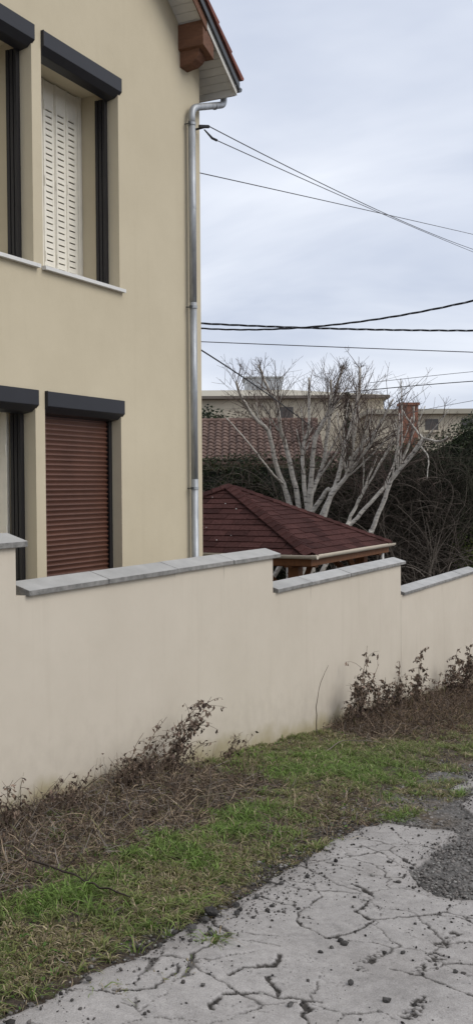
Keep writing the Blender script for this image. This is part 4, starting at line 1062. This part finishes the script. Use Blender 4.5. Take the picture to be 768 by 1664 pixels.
for i, (x, y, px_) in enumerate(STONES):
    r_ = px_ / 2 / 1690 * math.hypot(x, y) * 1.12
    z_, _, _ = road_z(np.array([x]), np.array([y]))
    # subdivided lump
    bmv = ICO * rs.uniform(.62, 1.2, (12, 1)) * np.array([1.2, 1, .75]); vv = [Vector(p) for p in bmv]; ff = []
    cache = {}
    def mid(a, b):
        k = (min(a, b), max(a, b))
        if k not in cache: vv.append((vv[a] + vv[b]) * .5 * rs.uniform(.95, 1.12)); cache[k] = len(vv) - 1
        return cache[k]
    for (a, b, c) in ICF.tolist():
        ab, bc, ca_ = mid(a, b), mid(b, c), mid(c, a); ff += [[a, ab, ca_], [ab, b, bc], [ca_, bc, c], [ab, bc, ca_]]
    me = bpy.data.meshes.new('stone'); me.from_pydata([tuple(p * r_) for p in vv], [], ff); me.update()
    o = link('stone', me, M['stone']); o.location = (x, y, float(z_[0]) + r_ * .5); o.rotation_euler.z = rs.uniform(0, 6.28)
    setp(o, SL.get(i, 'small dark stone lying loose on the cracked pale concrete'), 'stone', 'loose stones on the lane')

# ------------------------------------------------------------------ bare trees behind the pavilion
def smooth_path(pts, k=6):
    P = np.array(pts, float); n = len(P); o = []
    for i in range(n - 1):
        p0 = P[max(i - 1, 0)]; p1 = P[i]; p2 = P[i + 1]; p3 = P[min(i + 2, n - 1)]
        for j in range(k):
            t = j / k; o.append(.5 * ((2 * p1) + (-p0 + p2) * t + (2 * p0 - 5 * p1 + 4 * p2 - p3) * t * t + (-p0 + 3 * p1 - 3 * p2 + p3) * t ** 3))
    o.append(P[-1]); return np.array(o)
def grow(start, d, L_, r, depth, out, rs, upb=.25):
    d = d / np.linalg.norm(d); L_ = max(.08, min(L_, (3.78 + rs.normal(0, .12) - start[2]) / max(d[2], .15)))
    n = max(4, int(L_ / .16) + 2); P = np.zeros((n, 3)); P[0] = start
    for i in range(1, n):
        d = d + rs.normal(0, .040, 3) + np.array([0, 0, upb * .06]); d /= np.linalg.norm(d); P[i] = P[i - 1] + d * L_ / (n - 1)
    R = np.linspace(r, max(r * .35, .0022), n); out.append((P, R))
    if depth > 0:
        for q in range(rs.integers(2, 4)):
            i = rs.integers(1, n - 1); dd = P[i + 1] - P[i]; dd /= np.linalg.norm(dd); side_ = rs.normal(0, 1, 3); side_ -= dd * (side_ @ dd); side_ /= np.linalg.norm(side_)
            grow(P[i], dd * .75 + side_ * rs.uniform(.5, 1.0) + np.array([0, 0, .15]), L_ * rs.uniform(.35, .7), max(R[i] * .6, .003), depth - 1, out, rs, upb)
def tree(name, label, base, stems, seed, group='bare trees in the garden', twig_n=9, len_=(.45, 1.15)):
    rs = np.random.default_rng(seed); root = setp(empty(name, base), label, 'tree', group)
    MB().tube([base, Vector(base) + Vector((0, 0, .12)), Vector(stems[0][0][0]).lerp(Vector(base), .35)], [.17, .13, .09], 9).build('trunk', M['bark'], root, smooth=True)
    tw = []
    for pts, r0, r1 in stems:
        p0_, p1_ = np.array(pts[0]), np.array(pts[1]); dv_ = (p0_ - p1_) / (p1_[2] - p0_[2] + 1e-6)
        b0 = p0_ + dv_ * (p0_[2] - base[2] - .05) if r0 > .025 else None
        if b0 is not None: b0[:2] = b0[:2] * .6 + np.array(base[:2]) * .4
        full = [tuple(b0)] + [tuple(p) for p in pts] if r0 > .025 else pts
        P = smooth_path(full); n = len(P); P[2:-1] += rs.normal(0, .004, (n - 3, 3)); R = np.linspace(r0, r1, n) * (1 + rs.normal(0, .03, n))
        MB().tube([Vector(p) for p in P], list(R), 8).build('limb', M['bark'], root, smooth=True)
        if r0 > .03:
            for q in range(4):          # straight pale side limbs that fan upward
                u = rs.uniform(.38, .80); i = min(int(u * (n - 1)), n - 2); dd = P[i + 1] - P[i]; dd /= np.linalg.norm(dd) + 1e-9
                s_ = rs.normal(0, 1, 3); s_[0] *= .6; s_ -= dd * (s_ @ dd); s_ /= np.linalg.norm(s_); lb = []
                ztop = 3.05 + rs.uniform(-.5, .35); Lb = max(.35, min(1.5, (ztop - P[i][2]) * 1.1))
                grow(P[i], dd * .8 + s_ * .42 + np.array([0, 0, .45]), Lb, R[i] * .50, 0, lb, rs)
                PB, RB = lb[0]; RB = np.linspace(R[i] * .5, .008, len(PB))
                MB().tube([Vector(p) for p in PB], list(RB), 6).build('limb', M['bark'], root, smooth=True)
                for z in range(4):
                    i2 = rs.integers(len(PB) // 3, len(PB) - 1); d2_ = PB[i2 + 1] - PB[i2]; d2_ /= np.linalg.norm(d2_); s2 = rs.normal(0, 1, 3); s2 -= d2_ * (s2 @ d2_); s2 /= np.linalg.norm(s2)
                    grow(PB[i2], d2_ * .8 + s2 * .6 + np.array([0, 0, .3]), rs.uniform(*len_) * .8, .006, 1, tw, rs)
        for q in range(twig_n if r0 > .025 else 3):
            u = 1 - rs.random() ** 1.5 * .62; i = min(int(u * (n - 1)), n - 2); dd = P[i + 1] - P[i]; dd /= np.linalg.norm(dd) + 1e-9
            s_ = rs.normal(0, 1, 3); s_ -= dd * (s_ @ dd); s_ /= np.linalg.norm(s_)
            grow(P[i], dd * .7 + s_ * .75 + np.array([0, 0, .35]), rs.uniform(*len_) * (.6 if r0 < .025 else 1) * (.55 + .45 * (3.9 - P[i][2]) / 1.9 if P[i][2] > 2 else 1), min(R[i] * .45, .0085), 2, tw, rs)
    S = Strands()
    for P, R in tw:
        tcol = rs.random(); tcol = tcol ** 1.7; c = np.array([[.060, .040, .034]]) * (1 - tcol) + np.array([[.24, .185, .155]]) * tcol
        S.tubes(P[None], R[None], c)
    o = link('twigs', S.mesh('twigs'), M['tint'], root); o['kind'] = 'stuff'
    return root
gt = lambda x, y: float(gz(x, y)) - .03
S1 = [(17.02, 7.56, 1.15), (16.83, 7.71, 1.81), (16.69, 7.73, 2.1), (16.55, 7.78, 2.55), (16.36, 7.91, 2.74), (16.16, 8.07, 3.08), (16.0, 8.13, 3.39)]
S2 = [(16.99, 7.39, 1.15), (16.92, 7.49, 1.8), (16.85, 7.59, 2.33), (16.79, 7.65, 2.59), (16.74, 7.69, 3.01), (16.64, 7.82, 3.3), (16.55, 7.96, 3.72)]
S3 = [(16.97, 7.22, 1.12), (17.06, 7.33, 1.64), (17.19, 7.39, 2.27), (17.36, 7.35, 2.67), (17.5, 7.4, 3.55)]
S4 = [(16.98, 7.19, 1.12), (16.96, 7.14, 1.74), (16.95, 7.06, 2.38), (16.96, 6.91, 2.7), (16.97, 6.77, 2.99), (16.93, 6.75, 3.43)]
S5 = [(16.99, 7.18, 1.21), (17.09, 7.16, 1.51), (17.26, 7.03, 2.0), (17.4, 6.98, 2.69), (17.52, 6.94, 3.13), (17.69, 6.82, 3.73)]
S6 = [(16.93, 7.07, 1.19), (16.95, 6.74, 1.51), (16.92, 6.49, 1.73), (16.81, 6.34, 2.06), (16.93, 5.92, 2.55), (16.93, 5.62, 3.04)]
S7 = [(16.71, 6.82, 0.99), (16.91, 6.65, 1.63), (17.07, 6.56, 2.19), (17.33, 6.46, 2.88), (17.45, 6.42, 3.27), (17.55, 6.44, 3.7)]
S8 = [(16.78, 6.92, 0.99), (16.84, 6.46, 1.72), (16.75, 6.25, 1.93), (16.68, 6.02, 2.18), (16.6, 5.8, 2.5)]
L1 = [(16.78, 7.60, 1.62), (16.38, 7.62, 1.80), (16.16, 7.67, 1.98), (15.93, 7.84, 2.3), (15.65, 8.13, 2.74)]
R1 = [(16.67, 6.0, 0.64), (16.63, 5.92, 0.78), (16.66, 5.71, 1.32), (16.67, 5.54, 1.72), (16.7, 5.32, 1.99), (16.75, 5.06, 2.36)]
R2 = [(16.58, 6.42, 0.76), (16.67, 6.32, 0.9), (16.91, 5.94, 1.38), (17.11, 5.65, 1.78), (17.2, 5.56, 2.0), (17.32, 5.42, 2.47), (17.38, 5.4, 2.94)]
R3 = [(16.88, 6.48, 0.72), (17.08, 6.33, 1.27), (17.25, 6.25, 1.57), (17.45, 6.09, 2.11)]
B1 = [(16.75, 5.06, 2.36), (16.73, 4.76, 2.3), (16.64, 4.61, 2.37)]
B2 = [(16.75, 5.06, 2.36), (16.77, 5.17, 2.49), (16.77, 5.35, 2.74), (16.8, 5.42, 2.84)]
B3 = [(16.72, 5.12, 2.26), (16.68, 4.95, 2.05), (16.57, 4.93, 1.68)]
tree('bare_tree', 'pale barked bare tree with many lopped stems left behind the pavilion', (17.0, 7.55, gt(17, 7.55)), [(S1, .055, .022), (S2, .052, .020), (L1, .022, .010)], 21, twig_n=18)
tree('bare_tree', 'pale barked multi-stemmed bare tree in the middle behind the pavilion', (16.95, 7.12, gt(17, 7.1)), [(S3, .050, .020), (S4, .055, .022), (S5, .052, .020), (S6, .045, .016), (S7, .050, .019), (S8, .045, .018)], 22, twig_n=15)
tree('bare_tree', 'slanting pale bare tree leaning right over the pavilion corner', (16.62, 6.35, gt(16.6, 6.3)), [(R1, .046, .024), (R2, .044, .015), (R3, .040, .014), (B1, .022, .010), (B2, .020, .009), (B3, .018, .006)], 23, twig_n=10, len_=(.35, .9))

# ------------------------------------------------------------------ hedge and tangle
def hedge_top(Y): return 2.10 + .38 * sm((7.2 - Y) / 2.0) + .42 * sm((5.6 - Y) / 1.0) + .16 * (vnoise(Y, Y * 0, 1.7, 5) - .5) + .10 * sm((Y - 9) / 3)
hedge = setp(empty('hedge', (19.6, 9.5, gt(19.6, 9))), 'tall dark evergreen hedge overgrown with ivy behind the pavilion', 'hedge')
hx0 = 18.9
cy_ = np.arange(4.35, 17, .2); cz_ = np.arange(-2.2, 1.01, .1)
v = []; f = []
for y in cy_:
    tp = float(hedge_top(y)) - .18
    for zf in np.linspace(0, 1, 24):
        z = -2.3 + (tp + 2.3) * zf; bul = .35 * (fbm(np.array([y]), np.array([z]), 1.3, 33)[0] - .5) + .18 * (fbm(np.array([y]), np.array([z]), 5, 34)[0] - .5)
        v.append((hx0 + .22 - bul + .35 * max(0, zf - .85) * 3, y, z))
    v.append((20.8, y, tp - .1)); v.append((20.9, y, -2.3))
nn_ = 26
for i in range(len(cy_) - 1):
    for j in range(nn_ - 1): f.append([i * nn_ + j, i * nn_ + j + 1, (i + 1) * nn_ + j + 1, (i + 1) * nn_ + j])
me = bpy.data.meshes.new('light_block_core'); me.from_pydata(v, [], f); me.update()
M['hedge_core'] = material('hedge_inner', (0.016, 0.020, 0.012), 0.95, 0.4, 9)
link('light_block_core', me, M['hedge_core'], hedge)  # solid dark core added to block light behind the hedge leaves
S = Strands(); nl = 80000
Y = RNG.uniform(4.35, 15, nl); tp = hedge_top(Y); Z = -1.6 + (tp + 1.65 + .12 * RNG.random(nl)) * RNG.random(nl) ** .72
bul = .35 * (fbm(Y, Z, 1.3, 33) - .5) + .2 * (fbm(Y, Z, 5, 34) - .5)
Xh = hx0 + .20 - bul + np.abs(RNG.normal(0, .10, nl)) * np.where(RNG.random(nl) < .7, -1, 1) + .5 * np.clip((Z - tp + .3) / .4, 0, 1) * RNG.random(nl)
hole = fbm(Y, Z, 2.6, 35) < .36; kk = ~(hole & (RNG.random(nl) < .85)); Y, Z, Xh = Y[kk], Z[kk], Xh[kk]; nl = len(Y)
D = rdir(nl, -1, .35); t = RNG.random(nl) ** 1.6
evg = sm((6.3 - Y) / 1.4)
C_ = lerpc((.020, .030, .014), (.085, .105, .046), t) * (.7 + .6 * fbm(Y, Z, 1.1, 36))[:, None]
brn = RNG.random(nl) < .30 * (1 - evg); C_[brn] = lerpc((.045, .035, .022), (.08, .065, .035), RNG.random(brn.sum()))
S.leaves(np.stack([Xh, Y, Z], 1), D, perp(D), RNG.uniform(.03, .085, nl), RNG.uniform(.018, .045, nl), C_)
nl = 900; Yy = RNG.normal(4.86, .12, nl); Zy = RNG.normal(.25, .22, nl); D = rdir(nl, -.6, .9)     # a fresher yellow-green shoot
S.leaves(np.stack([np.full(nl, hx0 - .12) + RNG.normal(0, .05, nl), Yy, Zy], 1), D, perp(D), RNG.uniform(.03, .07, nl), RNG.uniform(.018, .035, nl), lerpc((.06, .10, .018), (.14, .17, .03), RNG.random(nl)))
link('foliage', S.mesh('foliage'), M['leaf'], hedge)
# hanging strands of the evergreen on the right
def arcs(n, x0, x1, y0, y1, z0, z1, L0, L1, dz, r, c1, c2, ypow=1.0, seed=0, droop=.35):
    k = 8; P = np.zeros((n, k, 3)); P[:, 0] = np.stack([RNG.uniform(x0, x1, n), y0 + (y1 - y0) * RNG.random(n) ** ypow, RNG.uniform(z0, z1, n)], 1)
    d = rdir(n, dz[0], dz[1]); d[:, 0] *= .5; L_ = RNG.uniform(L0, L1, n); cv = RNG.normal(0, .16, (n, 3)); cv[:, 0] *= .4
    for i in range(1, k):
        d = d + cv + np.array([0, 0, -droop * .4]); d /= np.linalg.norm(d, axis=1, keepdims=True); P[:, i] = P[:, i - 1] + d * (L_ / (k - 1))[:, None]
    R = RNG.uniform(r * .5, r * 1.3, n)[:, None] * np.linspace(1, .35, k)[None]
    return P, R, lerpc(c1, c2, RNG.random(n) ** 1.3) * RNG.uniform(.7, 1.2, n)[:, None]
S = Strands()
S.tubes(*arcs(1300, 18.0, 18.75, 5.05, 7.6, -1.0, 2.1, .5, 1.5, (.0, .95), .006, (.055, .043, .034), (.17, .14, .115)))
S.tubes(*arcs(1500, 18.1, 18.85, 4.7, 12.5, -.2, 1.7, .4, 1.2, (.1, .95), .005, (.050, .040, .032), (.14, .115, .095)))
S.tubes(*arcs(900, 18.45, 18.8, 4.4, 6.2, 1.0, 2.35, .5, 1.1, (-.95, .1), .005, (.03, .034, .02), (.085, .08, .055)))
S.tubes(*arcs(380, 17.3, 18.3, 4.75, 6.4, -1.6, .4, .8, 2.0, (.35, .98), .007, (.07, .056, .045), (.21, .18, .15)))
setp(link('bramble_tangle', S.mesh('bramble_tangle'), M['tint']), 'tangle of bare grey-brown bramble stems hanging before the hedge', 'brambles', kind='stuff')

# upright thin shoots rising above the hedge and between the trees
S = Strands()
S.tubes(*arcs(170, 18.6, 19.6, 4.5, 11.5, 1.6, 2.3, .4, 1.1, (.75, 1.0), .004, (.06, .045, .038), (.17, .14, .12), droop=-.15))
setp(link('hedge_shoots', S.mesh('hedge_shoots'), M['tint']), 'thin bare shoots standing up out of the hedge top', 'shoots', kind='stuff')

# ------------------------------------------------------------------ far things
def cam_pt(lat, dep, z):      # a place given by its distance ahead and its offset to the right of the lens axis
    return Vector((F0 * dep + R0 * lat)[:2] + (z,)) if False else Vector(((F0 * dep + R0 * lat).x, (F0 * dep + R0 * lat).y, z))
def far_box(b, lat0, lat1, d0, d1, z0, z1):
    k = len(b.v)
    for z in (z0, z1):
        for (l, d) in ((lat0, d0), (lat1, d0), (lat1, d1), (lat0, d1)): b.v.append(tuple(cam_pt(l, d, z)))
    b.f += [[k + i for i in q] for q in ((3, 2, 1, 0), (4, 5, 6, 7), (0, 1, 5, 4), (1, 2, 6, 5), (2, 3, 7, 6), (3, 0, 4, 7))]
    return b
GF = float(gz(30, 20)) - .1
M['far_tile'] = material('old_roof_tile', (0.095, 0.060, 0.048), 0.9, 0.35, 1.6, col2=(0.165, 0.108, 0.085), obj_var=0.14)
M['far_wall'] = material('far_render', (0.60, 0.53, 0.41), 0.9, 0.10, .6)
M['far_roofb'] = material('far_beige_roof', (0.40, 0.365, 0.29), 0.9, 0.10, .5)
M['far_trim'] = material('far_trim', (0.17, 0.145, 0.12), 0.8, 0.1, 1)
M['white_box'] = material('grey_white_panel', (0.50, 0.52, 0.53), 0.6, 0.06, .8)
M['far_win'] = material('far_window', (0.09, 0.078, 0.070), 0.3, 0.2, 1, spec=.5)
# tiled house
th_ = setp(empty('tiled_house', cam_pt(-2, 33, GF)), 'low house with a red-brown pantile roof behind the hedge', 'house')
far_box(MB(), -8, 2.4, 31.0, 36.0, GF, 2.45).build('wall', M['far_wall'], th_)
rb = MB(); RL0, RL1, RZt, RZe, RD0, RDm, RD1 = -8.4, 2.62, 3.62, 2.30, 30.4, 33.5, 36.6
for (za, da, zb, db) in ((RZe, RD0, RZt, RDm), (RZe, RD1, RZt, RDm)):
    pts = [cam_pt(RL0, da, za), cam_pt(RL1, da, za), cam_pt(RL1, db, zb), cam_pt(RL0, db, zb)]
    rb.plate(pts, (0, 0, 1), .08)
k = len(rb.v); rb.v += [tuple(cam_pt(2.39, 31.2, 2.44)), tuple(cam_pt(2.39, 35.8, 2.44)), tuple(cam_pt(2.39, RDm, RZt - .09))]; rb.f.append([k, k + 1, k + 2])
rf_ = rb.build('roof', M['far_tile'], th_)
# pantiles in view, each a curved piece
slope_d = Vector(cam_pt(0, RDm, RZt) - cam_pt(0, RD0, RZe)); sL = slope_d.length; ud = slope_d / sL; ul = Vector((R0.x, R0.y, 0)); un = ul.cross(ud); un = un if un.z > 0 else -un
pb = MB(); TW, TL = .215, .32
for (zl) in (0, 1):
    for j in range(4):
        y = TW * j / 3; h = (0.0, .062, .05, .0)[j]
        p = ul * y + ud * (TL * zl) + un * (h + .05 - .035 * zl); pb.v.append(tuple(p))
pb.f += [[0, 1, 5, 4], [1, 2, 6, 5], [2, 3, 7, 6]]
k = 8; pb.v += [tuple(Vector(pb.v[j]) - un * .03) for j in range(4)]; pb.f += [[8, 9, 1, 0], [9, 10, 2, 1], [10, 11, 3, 2]]
pm_ = pb.mesh('pantile'); pm_.materials.append(M['far_tile'])
HI = parent_inv(rf_); origin = cam_pt(RL0, RD0, RZe); cnt = 0
restp = MB()
nr = int(sL / (TL * .86))
for r in range(nr + 1):
    for c in range(int((RL1 - RL0) / TW)):
        lat = RL0 + c * TW
        p = origin + ul * (c * TW) + ud * (r * TL * .86) + un * .002
        if lat > -1.25 and r >= 3 and cnt < 300 and lat < 2.35:
            o = bpy.data.objects.new('pantile', pm_); COL.objects.link(o); o.parent = rf_; o.matrix_parent_inverse = HI
            o.location = p + un * random.uniform(0, .012); cnt += 1
        elif lat > -3:
            k = len(restp.v); restp.v += [tuple(Vector(q) + p) for q in pb.v]; restp.f += [[k + i for i in q] for q in pb.f]
o = restp.build('pantiles', M['far_tile'], rf_); o['kind'] = 'stuff'
MB().tube([cam_pt(RL0, RDm, RZt + .04), cam_pt(RL1, RDm, RZt + .04)], .11, 8).build('ridge', M['far_tile'], rf_)
# long cream building
def facade(o, lat0, lat1, d, wins, wmat):
    for (a, b, z0, z1) in wins:
        w = far_box(MB(), a, b, d - .03, d + .1, z0, z1).build('window', wmat, o)
        far_box(MB(), a - .12, b + .12, d - .16, d - .035, z0 - .12, z0 - .002).build('sill', M['far_wall'], w)
big = setp(empty('long_building', cam_pt(0, 62, GF)), 'long cream building with a shallow beige roof and rooftop box', 'building')
far_box(MB(), -12, 8.5, 60, 72, GF, 6.55).build('wall', M['far_wall'], big)
far_box(MB(), -12.3, 8.8, 59.5, 72.5, 6.56, 6.72).build('eave', M['far_trim'], big)
rr = MB(); rr.v = [tuple(cam_pt(*q)) for q in ((-12.2, 59.6, 6.73), (8.7, 59.6, 6.73), (8.7, 72, 6.73), (-12.2, 72, 6.73), (-12.2, 64, 7.45), (3.2, 64, 7.45), (3.2, 68, 7.45), (-12.2, 68, 7.45))]
rr.f = [[0, 1, 5, 4], [1, 2, 6, 5], [2, 3, 7, 6], [3, 0, 4, 7], [4, 5, 6, 7]]
rfb = rr.build('roof', M['far_roofb'], big)
rbx = far_box(MB(), .55, 2.85, 64.2, 67.5, 7.40, 8.22).build('rooftop_box', M['white_box'], rfb)
far_box(MB(), .45, 2.95, 64.1, 67.6, 8.23, 8.30).build('box_lid', M['far_trim'], rbx) if False else None
far_box(MB(), .45, 2.95, 64.1, 67.6, 8.225, 8.30).build('box_lid', M['white_box'], rfb)
far_box(MB(), 1.6, 1.66, 64.15, 64.19, 7.45, 8.2).build('box_joint', M['far_trim'], rfb)
facade(big, -12, 8.5, 60, [(-10, -8.8, 4.6, 6), (-6, -4.8, 4.6, 6), (2.4, 3.3, 5.0, 6.1)], M['far_win'])
low = setp(empty('low_building', cam_pt(13, 58, GF)), 'low cream building with dark windows right of the brick chimney', 'building')
far_box(MB(), 7.2, 24, 56, 66, GF, 5.35).build('wall', M['far_wall'], low)
far_box(MB(), 7.0, 24.3, 55.6, 66.4, 5.36, 5.62).build('roof', M['far_roofb'], low)
facade(low, 7, 24, 56, [(10.15, 10.85, 4.5, 5.1), (12.1, 12.7, 4.5, 5.1), (14.2, 15.2, 4.4, 5.1), (16.6, 17.6, 4.4, 5.1)], M['far_win'])
# chimney on a small house whose roof stays behind the hedge
ch = setp(empty('chimney_house', cam_pt(6.8, 42, GF)), 'red brick chimney of a small house hidden behind the hedge', 'house')
far_box(MB(), 4.0, 10.0, 40, 46, GF, 1.8).build('wall', M['far_wall'], ch)
rr = MB(); rr.v = [tuple(cam_pt(*q)) for q in ((3.7, 39.7, 1.81), (10.3, 39.7, 1.81), (10.3, 46.3, 1.81), (3.7, 46.3, 1.81), (3.7, 43, 3.0), (10.3, 43, 3.0))]
rr.f = [[0, 1, 5, 4], [2, 3, 4, 5], [1, 2, 5], [3, 0, 4]]
cr_ = rr.build('roof', M['far_tile'], ch)
def brick_mat():
    mt, t, b = mat_new('brick'); bt = t.nodes.new('ShaderNodeTexBrick'); geo = t.nodes.new('ShaderNodeNewGeometry')
    sp_ = t.nodes.new('ShaderNodeSeparateXYZ'); cb = t.nodes.new('ShaderNodeCombineXYZ'); t.links.new(geo.outputs['Position'], sp_.inputs[0])
    t.links.new(sp_.outputs[1], cb.inputs[0]); t.links.new(sp_.outputs[2], cb.inputs[1]); t.links.new(cb.outputs[0], bt.inputs[0])
    bt.inputs['Scale'].default_value = 4.5; bt.inputs['Color1'].default_value = (.33, .135, .08, 1); bt.inputs['Color2'].default_value = (.25, .10, .062, 1); bt.inputs['Mortar'].default_value = (.24, .15, .11, 1)
    t.links.new(bt.outputs[0], b.inputs['Base Color']); b.inputs['Roughness'].default_value = .9; return mt
M['brick'] = brick_mat()
chm = far_box(MB(), 6.46, 7.12, 40.8, 41.5, 2.0, 4.70).build('chimney', M['brick'], cr_)
far_box(MB(), 6.40, 7.18, 40.74, 41.56, 4.70, 4.80).build('chimney_cap', M['brick'], cr_)
# far evergreens
def leafy(name, label, base, h, rx, rz, n, c1, c2, seed, leaf=(.06, .14), trunk=.12, shape='cone', group='evergreens behind the hedge', cat='tree'):
    rs = np.random.default_rng(seed); root = setp(empty(name, base), label, cat, group); b = Vector(base)
    MB().tube([b, b + Vector((0, 0, h * .6)), b + Vector((.05, 0, h * .95))], [trunk, trunk * .6, .02], 7).build('trunk', M['far_trim'], root)
    u = rs.random(n); a = rs.uniform(0, 6.28, n)
    if shape == 'cone': rad = rx * (1 - u * .93) * np.sqrt(rs.random(n)) * (1 + .35 * np.sin(a * 3 + u * 14)); z = base[2] + h * .12 + h * .88 * u
    else:
        d = rs.normal(0, 1, (n, 3)); d /= np.linalg.norm(d, axis=1, keepdims=True); q = rs.random(n) ** .4 * (1 + .3 * np.sin(d[:, 0] * 5 + d[:, 2] * 6)); rad = None
        P = np.array([base[0], base[1], base[2] + h - rz]) + d * q[:, None] * np.array([rx, rx, rz])
    if rad is not None: P = np.stack([base[0] + rad * np.cos(a), base[1] + rad * np.sin(a), z], 1)
    D = rs.normal(0, 1, (n, 3)); D[:, 2] = D[:, 2] * .6 + .1; D /= np.linalg.norm(D, axis=1, keepdims=True); Sd = np.cross(D, rs.normal(0, 1, (n, 3))); Sd /= np.linalg.norm(Sd, axis=1, keepdims=True)
    S = Strands(); S.leaves(P, D, Sd, rs.uniform(leaf[0], leaf[1], n), rs.uniform(leaf[0] * .5, leaf[1] * .5, n), lerpc(c1, c2, rs.random(n)))
    link('crown', S.mesh('crown'), M['leaf'], root); return root
p = cam_pt(-1.15, 39, GF); leafy('evergreen_tree', 'dark evergreen beside the house corner above the tiled roof', tuple(p), 7.2, 1.0, 1.3, 5000, (.010, .018, .008), (.035, .05, .02), 31, (.08, .2), shape='ball')
p = cam_pt(.2, 38, GF); leafy('brown_shrub', 'brown leafless shrub above the tiled roof ridge', tuple(p), 7.1, .9, 1.2, 3800, (.045, .035, .024), (.10, .08, .05), 32, (.04, .12), shape='ball')
p = cam_pt(4.05, 38, GF); leafy('conifer_tree', 'dark conifer tip showing between the bare tree stems', tuple(p), 7.7, .42, 1.3, 1500, (.014, .022, .011), (.03, .045, .018), 33, (.08, .18))
p = cam_pt(3.3, 27, GF); leafy('brown_hedge_bush', 'brown withered bush behind the middle bare tree', tuple(p), 5.5, 1.25, .8, 3000, (.06, .044, .032), (.16, .12, .085), 34, (.03, .08), shape='ball')
